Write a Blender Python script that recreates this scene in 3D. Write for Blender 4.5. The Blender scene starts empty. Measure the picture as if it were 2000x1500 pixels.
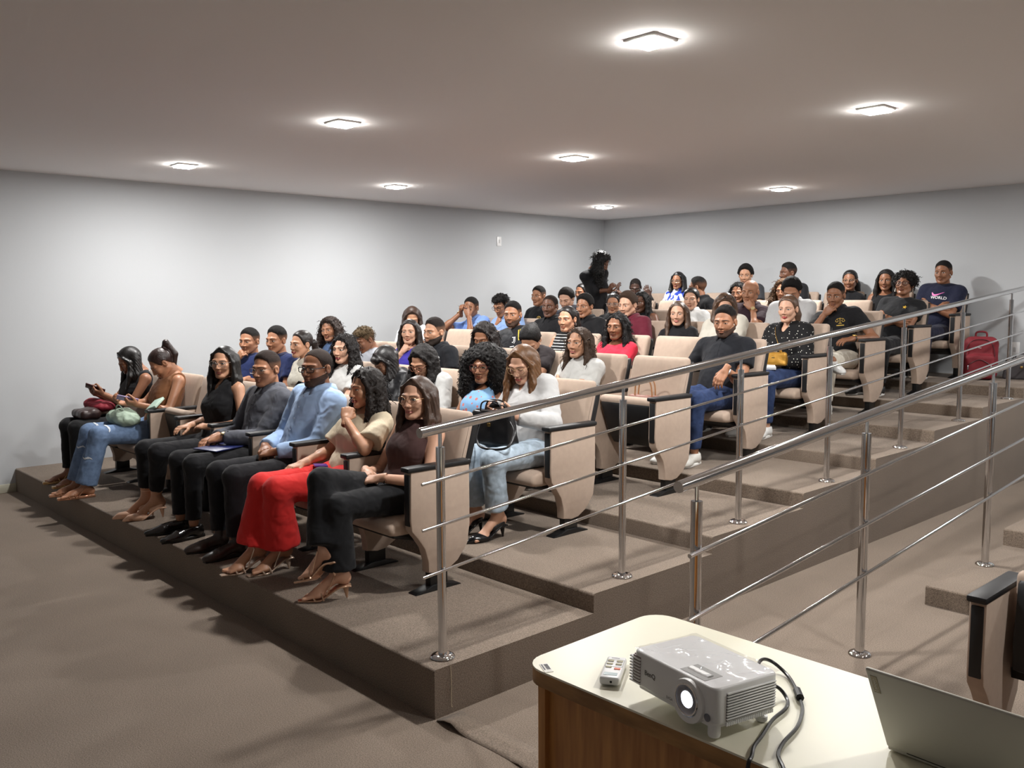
import bpy, bmesh, math, random
import numpy as np
from mathutils import Vector, Matrix

scene = bpy.context.scene
COL = scene.collection
random.seed(7)
PI = math.pi

# ---------------------------------------------------------------- camera
CAM = Vector((2.7273, -2.1106, 1.6663))
_yaw, _pit, _roll, _f = 0.8215, 0.0947, -0.0048, 1756.64
_F = Vector((-math.sin(_yaw) * math.cos(_pit), math.cos(_yaw) * math.cos(_pit), -math.sin(_pit)))
_R0 = Vector((math.cos(_yaw), math.sin(_yaw), 0))
_U0 = _R0.cross(_F)
_R = _R0 * math.cos(_roll) + _U0 * math.sin(_roll)
_U = -_R0 * math.sin(_roll) + _U0 * math.cos(_roll)
cd = bpy.data.cameras.new('camera')
cd.sensor_width = 36.0
cd.lens = 36.0 * _f / 2000.0
cd.clip_start = 0.05
camo = bpy.data.objects.new('camera', cd)
COL.objects.link(camo)
camo.matrix_world = Matrix(((_R.x, _U.x, -_F.x, CAM.x), (_R.y, _U.y, -_F.y, CAM.y), (_R.z, _U.z, -_F.z, CAM.z), (0, 0, 0, 1)))
scene.camera = camo

# ---------------------------------------------------------------- world and exposure
w = bpy.data.worlds.new('world')
scene.world = w
w.use_nodes = True
w.node_tree.nodes['Background'].inputs[0].default_value = (0.5, 0.5, 0.52, 1)
w.node_tree.nodes['Background'].inputs[1].default_value = 0.05
scene.view_settings.view_transform = 'Standard'
scene.view_settings.look = 'None'
scene.view_settings.exposure = 0.4
scene.view_settings.gamma = 1.0
scene.view_settings.use_curve_mapping = False
LIGHT_W = 34.0          # watts of each ceiling downlight
LIGHT_COL = (1.0, 0.985, 0.965)


# ---------------------------------------------------------------- materials
def lin(c):
    return tuple(((v / 255.0) / 12.92 if v / 255.0 <= 0.04045 else ((v / 255.0 + 0.055) / 1.055) ** 2.4) for v in c)


MATS = {}


def mat(name, rgb, rough=0.6, metal=0.0, bump=0.0, scale=200.0, var=0.0, vscale=8.0, stretch=None, spec=0.5,
        sss=0.0, coat=0.0, sheen=0.0, emit=None, estr=0.0, alpha=1.0, trans=0.0, folds=0.0):
    if name in MATS:
        return MATS[name]
    m = bpy.data.materials.new(name)
    m.use_nodes = True
    nt = m.node_tree
    b = nt.nodes['Principled BSDF']
    c = lin(rgb)
    b.inputs['Base Color'].default_value = (*c, 1)
    b.inputs['Roughness'].default_value = rough
    b.inputs['Metallic'].default_value = metal
    b.inputs['Specular IOR Level'].default_value = spec
    if sss:
        b.inputs['Subsurface Weight'].default_value = sss
        b.inputs['Subsurface Radius'].default_value = (0.012, 0.005, 0.003)
    if coat:
        b.inputs['Coat Weight'].default_value = coat
    if sheen:
        b.inputs['Sheen Weight'].default_value = sheen
    if emit:
        b.inputs['Emission Color'].default_value = (*lin(emit), 1)
        b.inputs['Emission Strength'].default_value = estr
    if trans:
        b.inputs['Transmission Weight'].default_value = trans
    b.inputs['Alpha'].default_value = alpha
    if bump or var or folds:
        tc = nt.nodes.new('ShaderNodeTexCoord')
        src = tc.outputs['Object']
        if stretch:
            mp = nt.nodes.new('ShaderNodeMapping')
            mp.inputs['Scale'].default_value = stretch
            nt.links.new(src, mp.inputs['Vector'])
            src = mp.outputs['Vector']
    if bump:
        n = nt.nodes.new('ShaderNodeTexNoise')
        n.inputs['Scale'].default_value = scale
        n.inputs['Detail'].default_value = 3
        nt.links.new(src, n.inputs['Vector'])
        bp = nt.nodes.new('ShaderNodeBump')
        bp.inputs['Strength'].default_value = bump
        bp.inputs['Distance'].default_value = 0.004
        nt.links.new(n.outputs['Fac'], bp.inputs['Height'])
        nt.links.new(bp.outputs['Normal'], b.inputs['Normal'])
        if folds:
            n3 = nt.nodes.new('ShaderNodeTexNoise')
            n3.inputs['Scale'].default_value = 13
            n3.inputs['Detail'].default_value = 1.0
            n3.inputs['Distortion'].default_value = .7
            nt.links.new(src, n3.inputs['Vector'])
            b3 = nt.nodes.new('ShaderNodeBump')
            b3.inputs['Strength'].default_value = folds
            b3.inputs['Distance'].default_value = 0.03
            nt.links.new(n3.outputs['Fac'], b3.inputs['Height'])
            nt.links.new(b3.outputs['Normal'], bp.inputs['Normal'])
    if var:
        n2 = nt.nodes.new('ShaderNodeTexNoise')
        n2.inputs['Scale'].default_value = vscale
        n2.inputs['Detail'].default_value = 4
        nt.links.new(src, n2.inputs['Vector'])
        cr = nt.nodes.new('ShaderNodeValToRGB')
        cr.color_ramp.elements[0].position = 0.3
        cr.color_ramp.elements[1].position = 0.7
        cr.color_ramp.elements[0].color = (*[max(0, v * (1 - var)) for v in c], 1)
        cr.color_ramp.elements[1].color = (*[min(1, v * (1 + var)) for v in c], 1)
        nt.links.new(n2.outputs['Fac'], cr.inputs['Fac'])
        nt.links.new(cr.outputs['Color'], b.inputs['Base Color'])
    MATS[name] = m
    return m


def carpet(name, rgb, rgb2):
    m = bpy.data.materials.new(name)
    m.use_nodes = True
    nt = m.node_tree
    b = nt.nodes['Principled BSDF']
    b.inputs['Roughness'].default_value = 0.95
    b.inputs['Specular IOR Level'].default_value = 0.1
    b.inputs['Sheen Weight'].default_value = 0.15
    tc = nt.nodes.new('ShaderNodeTexCoord')
    n = nt.nodes.new('ShaderNodeTexNoise')
    n.inputs['Scale'].default_value = 210
    n.inputs['Detail'].default_value = 5
    n.inputs['Roughness'].default_value = 0.75
    n2 = nt.nodes.new('ShaderNodeTexNoise')
    n2.inputs['Scale'].default_value = 2.2
    n2.inputs['Detail'].default_value = 3
    nt.links.new(tc.outputs['Object'], n.inputs['Vector'])
    nt.links.new(tc.outputs['Object'], n2.inputs['Vector'])
    cr = nt.nodes.new('ShaderNodeValToRGB')
    cr.color_ramp.elements[0].position = 0.33
    cr.color_ramp.elements[1].position = 0.67
    cr.color_ramp.elements[0].color = (*lin(rgb), 1)
    cr.color_ramp.elements[1].color = (*lin(rgb2), 1)
    nt.links.new(n.outputs['Fac'], cr.inputs['Fac'])
    mx = nt.nodes.new('ShaderNodeMix')
    mx.data_type = 'RGBA'
    mx.blend_type = 'MULTIPLY'
    mx.inputs[0].default_value = 0.35
    nt.links.new(cr.outputs['Color'], mx.inputs[6])
    cr2 = nt.nodes.new('ShaderNodeValToRGB')
    cr2.color_ramp.elements[0].position = 0.35
    cr2.color_ramp.elements[1].position = 0.65
    cr2.color_ramp.elements[0].color = (0.72, 0.72, 0.72, 1)
    cr2.color_ramp.elements[1].color = (1, 1, 1, 1)
    nt.links.new(n2.outputs['Fac'], cr2.inputs['Fac'])
    nt.links.new(cr2.outputs['Color'], mx.inputs[7])
    nt.links.new(mx.outputs[2], b.inputs['Base Color'])
    bp = nt.nodes.new('ShaderNodeBump')
    bp.inputs['Strength'].default_value = 0.35
    bp.inputs['Distance'].default_value = 0.006
    nt.links.new(n.outputs['Fac'], bp.inputs['Height'])
    nt.links.new(bp.outputs['Normal'], b.inputs['Normal'])
    return m


def wood(name, rgb, rgb2, stretch=(14, 14, 1.2)):
    m = bpy.data.materials.new(name)
    m.use_nodes = True
    nt = m.node_tree
    b = nt.nodes['Principled BSDF']
    b.inputs['Roughness'].default_value = 0.45
    tc = nt.nodes.new('ShaderNodeTexCoord')
    mp = nt.nodes.new('ShaderNodeMapping')
    mp.inputs['Scale'].default_value = stretch
    n = nt.nodes.new('ShaderNodeTexNoise')
    n.inputs['Scale'].default_value = 3
    n.inputs['Detail'].default_value = 6
    cr = nt.nodes.new('ShaderNodeValToRGB')
    cr.color_ramp.elements[0].position = 0.35
    cr.color_ramp.elements[1].position = 0.68
    cr.color_ramp.elements[0].color = (*lin(rgb), 1)
    cr.color_ramp.elements[1].color = (*lin(rgb2), 1)
    nt.links.new(tc.outputs['Object'], mp.inputs['Vector'])
    nt.links.new(mp.outputs['Vector'], n.inputs['Vector'])
    nt.links.new(n.outputs['Fac'], cr.inputs['Fac'])
    nt.links.new(cr.outputs['Color'], b.inputs['Base Color'])
    return m


M_WALL = mat('painted_wall', (190, 193, 196), 0.85, bump=0.08, scale=60, spec=0.2)
M_CEIL = mat('painted_ceiling', (240, 237, 236), 0.9, bump=0.03, scale=40, spec=0.2)
M_CARPET = carpet('brown_carpet', (78, 68, 59), (156, 140, 125))
M_CARPET_SIDE = M_CARPET
M_BEIGE = mat('beige_upholstery', (180, 160, 144), 0.85, bump=0.12, scale=700, var=0.04, vscale=30, spec=0.25, sheen=0.1)
M_BLACKPL = mat('black_plastic', (22, 22, 24), 0.5, bump=0.05, scale=500)
M_BLACKMET = mat('black_metal', (20, 20, 21), 0.35)
M_STEEL = mat('stainless_steel', (214, 214, 215), 0.1, metal=1.0, bump=0.02, scale=6, stretch=(60, 60, 1))
M_CHROME = mat('polished_chrome', (225, 225, 226), 0.06, metal=1.0)
M_TRIMW = mat('white_trim', (226, 224, 216), 0.5)
M_BASEB = mat('cream_baseboard', (203, 200, 182), 0.5)
M_WHITEPL = mat('white_plastic', (228, 228, 228), 0.35)


# ---------------------------------------------------------------- mesh helpers
class MB:
    """collects vertices and faces (with a material index) for one mesh object"""

    def __init__(s):
        s.v, s.f, s.mi = [], [], []

    def add(s, v, f, mi=0):
        o = len(s.v)
        s.v.extend([tuple(p) for p in v])
        s.f.extend([tuple(i + o for i in q) for q in f])
        s.mi.extend([mi] * len(f))
        return s

    def box(s, a, b, mi=0, bev=0.0, seg=2, M=None):
        if bev:
            bm = bmesh.new()
            bmesh.ops.create_cube(bm, size=1)
            for q in bm.verts:
                q.co = Vector(((a[i] + b[i]) / 2 + q.co[i] * (b[i] - a[i]) for i in range(3)))
            bmesh.ops.bevel(bm, geom=bm.edges[:], offset=bev, segments=seg, profile=0.5, affect='EDGES')
            bm.verts.ensure_lookup_table()
            v = [q.co.copy() for q in bm.verts]
            f = [[x.index for x in p.verts] for p in bm.faces]
            bm.free()
        else:
            v = [Vector((x, y, z)) for z in (a[2], b[2]) for y in (a[1], b[1]) for x in (a[0], b[0])]
            f = [(0, 2, 3, 1), (4, 5, 7, 6), (0, 1, 5, 4), (2, 6, 7, 3), (0, 4, 6, 2), (1, 3, 7, 5)]
        if M is not None:
            v = [M @ q for q in v]
        return s.add(v, f, mi)

    def tube(s, pts, r, n=10, mi=0, cap=True, flat=None, closed=False):
        pts = [Vector(p) for p in pts]
        rs = r if isinstance(r, (list, tuple)) else [r] * len(pts)
        v, f = [], []
        N = len(pts)
        up = None
        for i, p in enumerate(pts):
            if closed:
                t = (pts[(i + 1) % N] - pts[i - 1]).normalized()
            else:
                t = (pts[min(i + 1, N - 1)] - pts[max(i - 1, 0)]).normalized()
            if up is None:
                up = Vector((0, 0, 1)) if abs(t.z) < 0.9 else Vector((1, 0, 0))
            a = t.cross(up)
            if a.length < 1e-6:
                a = t.orthogonal()
            a.normalize()
            b2 = a.cross(t)
            up = b2
            for j in range(n):
                an = 2 * PI * j / n
                q = a * math.cos(an) * rs[i] + b2 * math.sin(an) * rs[i] * (flat or 1.0)
                v.append(p + q)
        for i in range(N if closed else N - 1):
            i2 = (i + 1) % N
            for j in range(n):
                j2 = (j + 1) % n
                f.append((i * n + j, i * n + j2, i2 * n + j2, i2 * n + j))
        if cap and not closed:
            f.append(tuple(range(n))[::-1])
            f.append(tuple((N - 1) * n + j for j in range(n)))
        return s.add(v, f, mi)

    def prism(s, poly, x0, x1, mi=0, axis=0, bev=0.0, seg=2):
        """poly: (u, v) outline extruded along an axis; axis 0: u=y v=z, 1: u=x v=z, 2: u=x v=y"""
        def P(u, v_, x):
            return Vector((x, u, v_)) if axis == 0 else (Vector((u, x, v_)) if axis == 1 else Vector((u, v_, x)))
        n = len(poly)
        v = [P(u, q, x0) for u, q in poly] + [P(u, q, x1) for u, q in poly]
        f = [tuple(range(n))[::-1], tuple(range(n, 2 * n))] + [(i, (i + 1) % n, n + (i + 1) % n, n + i) for i in range(n)]
        if bev:
            bm = bmesh.new()
            vs = [bm.verts.new(q) for q in v]
            for q in f:
                bm.faces.new([vs[i] for i in q])
            bmesh.ops.recalc_face_normals(bm, faces=bm.faces)
            ed = [e for e in bm.edges if any(len(p.verts) == n for p in e.link_faces)]
            bmesh.ops.bevel(bm, geom=ed, offset=bev, segments=seg, profile=0.5, affect='EDGES')
            bm.verts.index_update()
            v = [q.co.copy() for q in bm.verts]
            f = [[x.index for x in p.verts] for p in bm.faces]
            bm.free()
        return s.add(v, f, mi)

    def lathe(s, prof, c=(0, 0, 0), n=24, mi=0, M=None, cap=True):
        v, f = [], []
        for r, z in prof:
            for j in range(n):
                a = 2 * PI * j / n
                q = Vector((r * math.cos(a), r * math.sin(a), z))
                if M is not None:
                    q = M @ q
                v.append(q + Vector(c))
        for i in range(len(prof) - 1):
            for j in range(n):
                j2 = (j + 1) % n
                f.append((i * n + j, i * n + j2, (i + 1) * n + j2, (i + 1) * n + j))
        if cap:
            f.append(tuple(range(n))[::-1])
            f.append(tuple((len(prof) - 1) * n + j for j in range(n)))
        return s.add(v, f, mi)

    def mesh(s, name, mats, smooth=True, angle=0.7):
        me = bpy.data.meshes.new(name)
        me.from_pydata([tuple(p) for p in s.v], [], s.f)
        for m in (mats if isinstance(mats, (list, tuple)) else [mats]):
            me.materials.append(m)
        if any(s.mi):
            me.polygons.foreach_set('material_index', s.mi)
        bm = bmesh.new()
        bm.from_mesh(me)
        bmesh.ops.recalc_face_normals(bm, faces=bm.faces)
        bm.to_mesh(me)
        bm.free()
        if smooth:
            me.polygons.foreach_set('use_smooth', [True] * len(me.polygons))
            me.set_sharp_from_angle(angle=angle)
        me.update()
        return me

    def build(s, name, mats, parent=None, smooth=True, angle=0.7, loc=None):
        return put(name, s.mesh(name, mats, smooth, angle), parent, loc)


def put(name, me, parent=None, loc=None, rot=None):
    o = bpy.data.objects.new(name, me)
    COL.objects.link(o)
    if parent is not None:
        o.parent = parent
    if loc is not None:
        o.location = loc
    if rot is not None:
        o.rotation_euler = rot
    return o


def tag(o, label=None, cat=None, group=None, kind=None):
    if label:
        o['label'] = label
    if cat:
        o['category'] = cat
    if group:
        o['group'] = group
    if kind:
        o['kind'] = kind
    return o


def empty(name, loc, rz=0):
    o = bpy.data.objects.new(name, None)
    o.empty_display_size = 0.1
    COL.objects.link(o)
    o.location = loc
    o.rotation_euler = (0, 0, rz)
    return o


def struct(name, mb, m, parent=None, **k):
    o = mb.build(name, m, parent, **k)
    if parent is None:
        o['kind'] = 'structure'
    return o


def smooth_curve(pts, n=8):
    """Catmull-Rom through the points"""
    P = [Vector(p) for p in pts]
    P = [P[0] * 2 - P[1]] + P + [P[-1] * 2 - P[-2]]
    out = []
    for i in range(1, len(P) - 2):
        a, b, c, d = P[i - 1:i + 3]
        for k in range(n):
            t = k / n
            out.append(0.5 * ((2 * b) + (c - a) * t + (2 * a - 5 * b + 4 * c - d) * t * t + (3 * b - a - 3 * c + d) * t ** 3))
    out.append(P[-2])
    return out


# ---------------------------------------------------------------- room
XL, XR, YB, YF, HC = -5.947, 6.72, 7.785, -4.4, 2.78
H1, HS, D1, DS = 0.2031, 0.0928, 0.9401, 0.95


def step_z(k):
    return H1 + HS * (k - 1)


def step_y(k):
    return 0.0 if k == 1 else D1 + DS * (k - 2)


struct('floor', MB().box((XL - .1, YF - .1, -.12), (XR + .1, YB + .1, 0)), M_CARPET)
struct('ceiling', MB().box((XL - .1, YF - .1, HC), (XR + .1, YB + .1, HC + .15)), M_CEIL)
struct('wall_left', MB().box((XL - .15, YF - .1, 0), (XL, YB + .1, HC)), M_WALL)
struct('wall_back', MB().box((XL, YB, 0), (XR, YB + .15, HC)), M_WALL)
struct('wall_right', MB().box((XR, YF - .1, 0), (XR + .15, YB + .1, HC)), M_WALL)
struct('wall_front', MB().box((XL, YF - .15, 0), (XR, YF, HC)), M_WALL)
struct('baseboard_left', MB().box((XL, YF, 0), (XL + .014, -.002, .075), bev=.003), M_BASEB)

# the carpeted tiers on the left: eight boxes that butt against each other
plat = empty('tiered_platform', (0, 0, 0))
tag(plat, 'dark brown carpeted tiered platform that carries the rows of seats', kind='structure')
for k in range(1, 9):
    y0, y1 = step_y(k), (step_y(k + 1) if k < 8 else YB)
    h = step_z(k)
    pr = [(y1, 0), (y1, h)] + [(y0 + .012 - .012 * math.sin(a), h - .012 + .012 * math.cos(a)) for a in (0, .4, .8, 1.2, PI / 2)] + [(y0, 0)]
    MB().prism(pr, XL, 0).build('tier', M_CARPET, plat)
# the low tiers right of the aisle
plat2 = empty('tiered_platform', (0, 0, 0))
tag(plat2, 'low brown carpeted tiers across the aisle behind the second handrail', kind='structure')
RX, RY = 0.77, [2.77, 3.93, 5.09, 6.25]
for i, y0 in enumerate(RY):
    y1 = RY[i + 1] if i < 3 else YB
    h = .105 * (i + 1)
    pr = [(y1, 0), (y1, h)] + [(y0 + .012 - .012 * math.sin(a), h - .012 + .012 * math.cos(a)) for a in (0, .4, .8, 1.2, PI / 2)] + [(y0, 0)]
    MB().prism(pr, RX, XR).build('tier', M_CARPET, plat2)

# carpet edge that curls up at the platform corner, and a loose thread
fl = MB()
curl = []
for i in range(15):
    t = i / 14.0
    x = 0.015 + t * 0.66
    lift = 0.032 * max(0, 1 - abs(t - 0.12) / 0.13) + 0.007 * max(0, 1 - abs(t - 0.72) / 0.07) + 0.002
    curl.append((x, -0.004 - 0.004 * math.sin(t * 9), lift))
v = []
for (x, y, z) in curl:
    v += [(x, y, z), (x, y + 0.03, z * 0.75 + .0015), (x, y + 0.07, z * 0.3 + .0012), (x, y + 0.13, 0.0011)]
f = [(i * 4 + j, i * 4 + 4 + j, i * 4 + 5 + j, i * 4 + 1 + j) for i in range(14) for j in range(3)]
fl.add(v, f)
seam = fl.build('carpet_flap', M_CARPET)
seam.parent = bpy.data.objects['floor']
md = seam.modifiers.new('thick', 'SOLIDIFY')
md.thickness = 0.003
th = MB().tube(smooth_curve([(.002, .08, .2), (.004, .081, .16), (.002, .083, .11), (.005, .08, .06), (.003, .083, .03), (.004, .087, .028)], 4), .0013, 5)
o = th.build('carpet_thread', mat('thread', (190, 175, 150), .9), plat)

# wall switch and outlet
def wall_plate(name, loc, rot, label, cat, sz=(.075, .12)):
    e = empty(name, loc, 0)
    e.rotation_euler = rot
    MB().box((-sz[0] / 2, -.009, -sz[1] / 2), (sz[0] / 2, 0, sz[1] / 2), bev=.003).build('cover_plate', M_WHITEPL, e)
    MB().box((-.013, -.012, -.024), (.013, -.008, .024), bev=.002).build('rocker', mat('grey_rocker', (190, 190, 190), .4), e)
    tag(e, label, cat)


wall_plate('light_switch', (XL, 5.74, 2.40), (0, 0, PI / 2), 'small white switch plate high on the left wall', 'switch')
wall_plate('wall_outlet', (-.455, YB, 1.13), (0, 0, 0), 'white outlet plate low on the back wall near the red backpack', 'outlet', (.09, .15))


# ---------------------------------------------------------------- ceiling downlights
M_DIFF = mat('lit_diffuser', (255, 255, 255), .5, emit=(255, 252, 246), estr=120.0)
M_FRAME = mat('downlight_frame', (240, 240, 238), .4)
LX = [-4.65, -2.25, .2, 3.0]
LY = [1.07, 3.2, 6.3]


def downlight(x, y):
    e = empty('ceiling_downlight', (x, y, HC))
    a, b = .066, .084
    m = MB()
    # bevelled frame ring proud of the ceiling with a shallow recess
    ring = [(b, 0), (b, -.008), (b - .006, -.012), (a + .004, -.012), (a, -.004)]
    vs = []
    for r, z in ring:
        vs += [(r, r, z), (-r, r, z), (-r, -r, z), (r, -r, z)]
    fs = [(i * 4 + j, i * 4 + (j + 1) % 4, i * 4 + 4 + (j + 1) % 4, i * 4 + 4 + j) for i in range(len(ring) - 1) for j in range(4)]
    m.add(vs, fs)
    m.build('frame', M_FRAME, e, smooth=False)
    MB().box((-a, -a, -.024), (a, a, -.001)).build('diffuser', M_DIFF, e, smooth=False)
    ld = bpy.data.lights.new('downlight', 'AREA')
    ld.shape = 'SQUARE'
    ld.size = .125
    ld.energy = LIGHT_W * (.5 if x > 2 else 1.0)
    ld.color = LIGHT_COL
    ld.spread = math.radians(180)
    lo = bpy.data.objects.new('lamp_light', ld)
    COL.objects.link(lo)
    lo.parent = e
    lo.location = (0, 0, -.027)
    cols = {1.3: 'over the low tiers across the aisle', -4.65: 'beside the left wall', -2.25: 'over the middle of the seats', .2: 'over the aisle beside the tall platform', 3.0: 'on the desk side of the aisle'}
    rws = {1.07: 'front', 3.2: 'middle', 6.3: 'rear'}
    tag(e, 'square lit ceiling downlight of the %s line, %s' % (rws[y], cols[x]), 'light', 'square downlights in the ceiling')


for y in LY:
    for x in LX:
        if not (x > 0 and y > 6):
            downlight(x, y)
downlight(1.3, 6.3)


# ---------------------------------------------------------------- handrails
def handrail(label, posts, x, rail, bars, rail0, y_end, sleeve_drop=.075, bar0=None, R=.0205, RP=.018, RB=.0065):
    """posts: (y, floor z); rail(y) -> z of the rail's axis; bars: drops below the rail axis"""
    e = empty('handrail', (x, posts[0][0], posts[0][1]))
    tag(e, label, 'handrail')
    ox, oy, oz = x, posts[0][0], posts[0][1]

    def L(y, z):
        return Vector((0, y - oy, z - oz))
    ys = [rail0, y_end]
    MB().tube([L(ys[0], rail(ys[0])), L(ys[1], rail(ys[1]))], R, 20).build('top_rail', M_STEEL, e)
    for d in bars:
        b0 = bar0 if bar0 is not None else rail0
        MB().tube([L(b0, rail(b0) - d), L(y_end, rail(y_end) - d)], RB, 10).build('cross_bar', M_STEEL, e).location.x = RP + RB
    for (y, z) in posts:
        zt = rail(y)
        m = MB()
        m.tube([L(y, z), L(y, zt - sleeve_drop)], RP, 18)
        p = m.build('post', M_STEEL, e)
        m = MB()
        m.tube([L(y, zt - sleeve_drop - .004), L(y, zt - .018)], .008, 10)
        m.build('stem', M_CHROME, p)
        m = MB()
        prof = [(.05, 0), (.052, .004), (.05, .009), (.042, .014), (.03, .017), (RP, .018)]
        m.lathe(prof, L(y, z), 24)
        m.build('flange', M_CHROME, p)
        for d in bars:
            MB().tube([L(y, zt - d), L(y, zt - d) + Vector((RP + RB, 0, 0))], RB * .8, 8).build('bar_bracket', M_CHROME, p)


def rail1(y):
    return 1.1513 - .0108 + .0878 * (y)


P1 = [(.108, step_z(1)), (1.2405, step_z(2)), (2.2602, step_z(3)), (3.2736, step_z(4)), (4.3469, step_z(5)), (5.4111, step_z(6)), (6.4961, step_z(7)), (7.45, step_z(8))]
handrail('polished steel handrail along the edge of the tall seating platform', P1, -.083, rail1, [.2, .385, .575], .005, 7.6, bar0=-.005)


def rail2(y):
    return .992 + .0855 * y if y < .001 else .985 + .0845 * (y - .0)


P2 = [(.54, 0.0), (1.85, 0.0), (3.40, .105), (4.9, .21), (6.3, .42)]
handrail('polished steel handrail across the carpeted aisle behind the cream desk', P2, .85, lambda y: 1.005 + .0815 * (y - .43), [.25, .485, .72], .43, 6.5, bar0=.46, R=.0215, RP=.0212, RB=.009)


# ---------------------------------------------------------------- auditorium chairs
PITCH = .545


def row_y(k):
    return .62 if k == 1 else D1 + DS * (k - 2) + .695


def seat_x(row, k):
    return (-1.072 if row == 1 else -1.112) - PITCH * k


def sub(poly, n=1):
    """one or two rounds of corner cutting on a closed outline"""
    for _ in range(n):
        q = []
        for i in range(len(poly)):
            a, b = Vector(poly[i]), Vector(poly[(i + 1) % len(poly)])
            q += [tuple(a * .78 + b * .22), tuple(a * .22 + b * .78)]
        poly = q
    return poly


PANEL = [(-.152, .622), (.222, .618), (.222, .31), (.205, .205), (.14, .128), (.075, .092), (.02, .085), (-.05, .098),
         (-.052, .156), (-.072, .223), (-.112, .28), (-.15, .325), (-.157, .38)]


def chair_meshes():
    D = {}
    D['side_panel'] = MB().prism(PANEL, -.03, .03, bev=.009, seg=2).mesh('side_panel', M_BEIGE)
    # black front inlay on the narrow face of the panel
    D['armrest'] = MB().box((-.034, -.172, .618), (.034, .232, .643), bev=.008, seg=2).mesh('armrest', M_BLACKPL)
    D['front_inlay'] = MB().box((-.021, -.159, .35), (.021, -.146, .606), bev=.004).mesh('front_inlay', M_BLACKPL)
    m = MB()
    m.box((-.022, -.035, 0.01), (.022, .075, .14), bev=.004)
    D['pedestal'] = m.mesh('pedestal', M_BLACKMET)
    m = MB()
    m.prism([(-.135, 0), (.155, 0), (.15, .006), (.10, .016), (.06, .03), (-.02, .03), (-.08, .014), (-.13, .006)], -.034, .034, bev=.003)
    D['foot_plate'] = m.mesh('foot_plate', M_BLACKMET)
    # seat cushion; origin at the rear pivot (y=.14, z=.33 in the chair)
    w = .226
    m = MB()
    top = [(-.362, -.03), (-.37, .0), (-.355, .028), (-.30, .045), (-.18, .04), (-.05, .03), (.0, .03), (.012, .0), (.0, -.035), (-.18, -.04), (-.32, -.04)]
    m.prism(sub(top), -w, w, bev=.022, seg=3)
    D['seat_cushion'] = m.mesh('seat_cushion', M_BEIGE, angle=1.2)
    m = MB()
    sh = [(-.345, -.03), (-.335, -.048), (-.25, -.07), (-.13, -.105), (-.03, -.11), (.0, -.06), (.0, -.03)]
    m.prism(sh, -w + .012, w - .012, bev=.01, seg=2)
    D['seat_shell'] = m.mesh('seat_shell', M_BLACKPL, angle=1.0)
    # backrest: reclined cushion
    b = [(.11, .36), (.125, .33), (.17, .34), (.245, .52), (.318, .80), (.322, .86), (.302, .876), (.275, .87), (.255, .84), (.205, .66), (.16, .5)]
    m = MB()
    m.prism(sub(b), -.234, .234, bev=.026, seg=3)
    D['backrest'] = m.mesh('backrest', M_BEIGE, angle=1.2)
    b2 = [(.15, .30), (.19, .30), (.255, .50), (.345, .80), (.345, .845), (.325, .845), (.30, .79), (.21, .5)]
    m = MB()
    m.prism(sub(b2), -.237, .237, bev=.008, seg=2)
    D['back_shell'] = m.mesh('back_shell', M_BLACKPL, angle=1.0)
    m = MB()
    m.box((-.238, .10, .285), (.238, .16, .325), bev=.004)
    D['seat_beam'] = m.mesh('seat_beam', M_BLACKMET)
    return D


CH = chair_meshes()


def standard(e, x):
    p = put('side_panel', CH['side_panel'], e, (x, 0, 0))
    put('armrest', CH['armrest'], p)
    put('front_inlay', CH['front_inlay'], p)
    d = put('pedestal', CH['pedestal'], e, (x, 0, 0))
    put('foot_plate', CH['foot_plate'], d)


def chair(x, y, z, label, tip=0.0, last=False, rz=0.0, group=None):
    e = empty('auditorium_chair', (x, y, z), rz)
    tag(e, label, 'chair', group)
    standard(e, PITCH / 2)
    if last:
        standard(e, -PITCH / 2)
    s = put('seat_cushion', CH['seat_cushion'], e, (0, .14, .33), (-math.radians(tip), 0, 0))
    put('seat_shell', CH['seat_shell'], s)
    b = put('backrest', CH['backrest'], e)
    put('back_shell', CH['back_shell'], b)
    put('seat_beam', CH['seat_beam'], e)
    return e


EMPTY_SEATS = {(1, 5): 'between the woman in glasses and the woman with a ponytail', (3, 0): 'with a brown handbag lying on it at the aisle',
               (4, 1): 'beside the man in the black polo shirt', (4, 5): 'beside the man in the striped black football shirt', (4, 6): 'beside the woman in the white printed tee',
               (7, 1): 'beside the woman with the short afro', (7, 5): 'in the seventh row, sixth from the handrail', (7, 6): 'in the seventh row, seventh from the handrail',
               (8, 5): 'in the back row, sixth from the handrail'}
ORD = ['first', 'second', 'third', 'fourth', 'fifth', 'sixth', 'seventh', 'eighth']
for row in range(1, 9):
    for k in range(8):
        rn = {1: 'front row', 8: 'back row'}.get(row, ORD[row - 1] + ' row')
        if (row, k) in EMPTY_SEATS:
            lab = 'empty beige auditorium chair ' + EMPTY_SEATS[(row, k)]
        else:
            lab = 'occupied beige auditorium chair, %s seat from the handrail in the %s' % (ORD[k], rn)
        tip = {(1, 5): 62, (3, 0): 52, (4, 1): 0, (7, 1): 75, (7, 5): 75, (7, 6): 75, (8, 5): 75, (4, 5): 75, (4, 6): 75}.get((row, k), 0)
        chair(seat_x(row, k), row_y(row), step_z(row), lab, tip, last=(k == 7))
# the chair across the aisle behind the desk
chair(1.887, 1.262, 0, 'empty beige auditorium chair with raised black seat behind the silver laptop', 82, last=True)

# ---------------------------------------------------------------- implicit surfaces (people, hair, clothes, bags)
F32 = np.float32


def A3(*v):
    return np.array(v, F32)


def rc(p, a, b, ra, rb):
    a = np.asarray(a, F32)
    b = np.asarray(b, F32)
    ba = b - a
    pa = p - a
    h = np.clip(pa @ ba / F32(max(1e-9, ba @ ba)), 0, 1)
    q = pa - h[:, None] * ba
    return np.sqrt(np.einsum('ij,ij->i', q, q)) - (F32(ra) + F32(rb - ra) * h)


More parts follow.
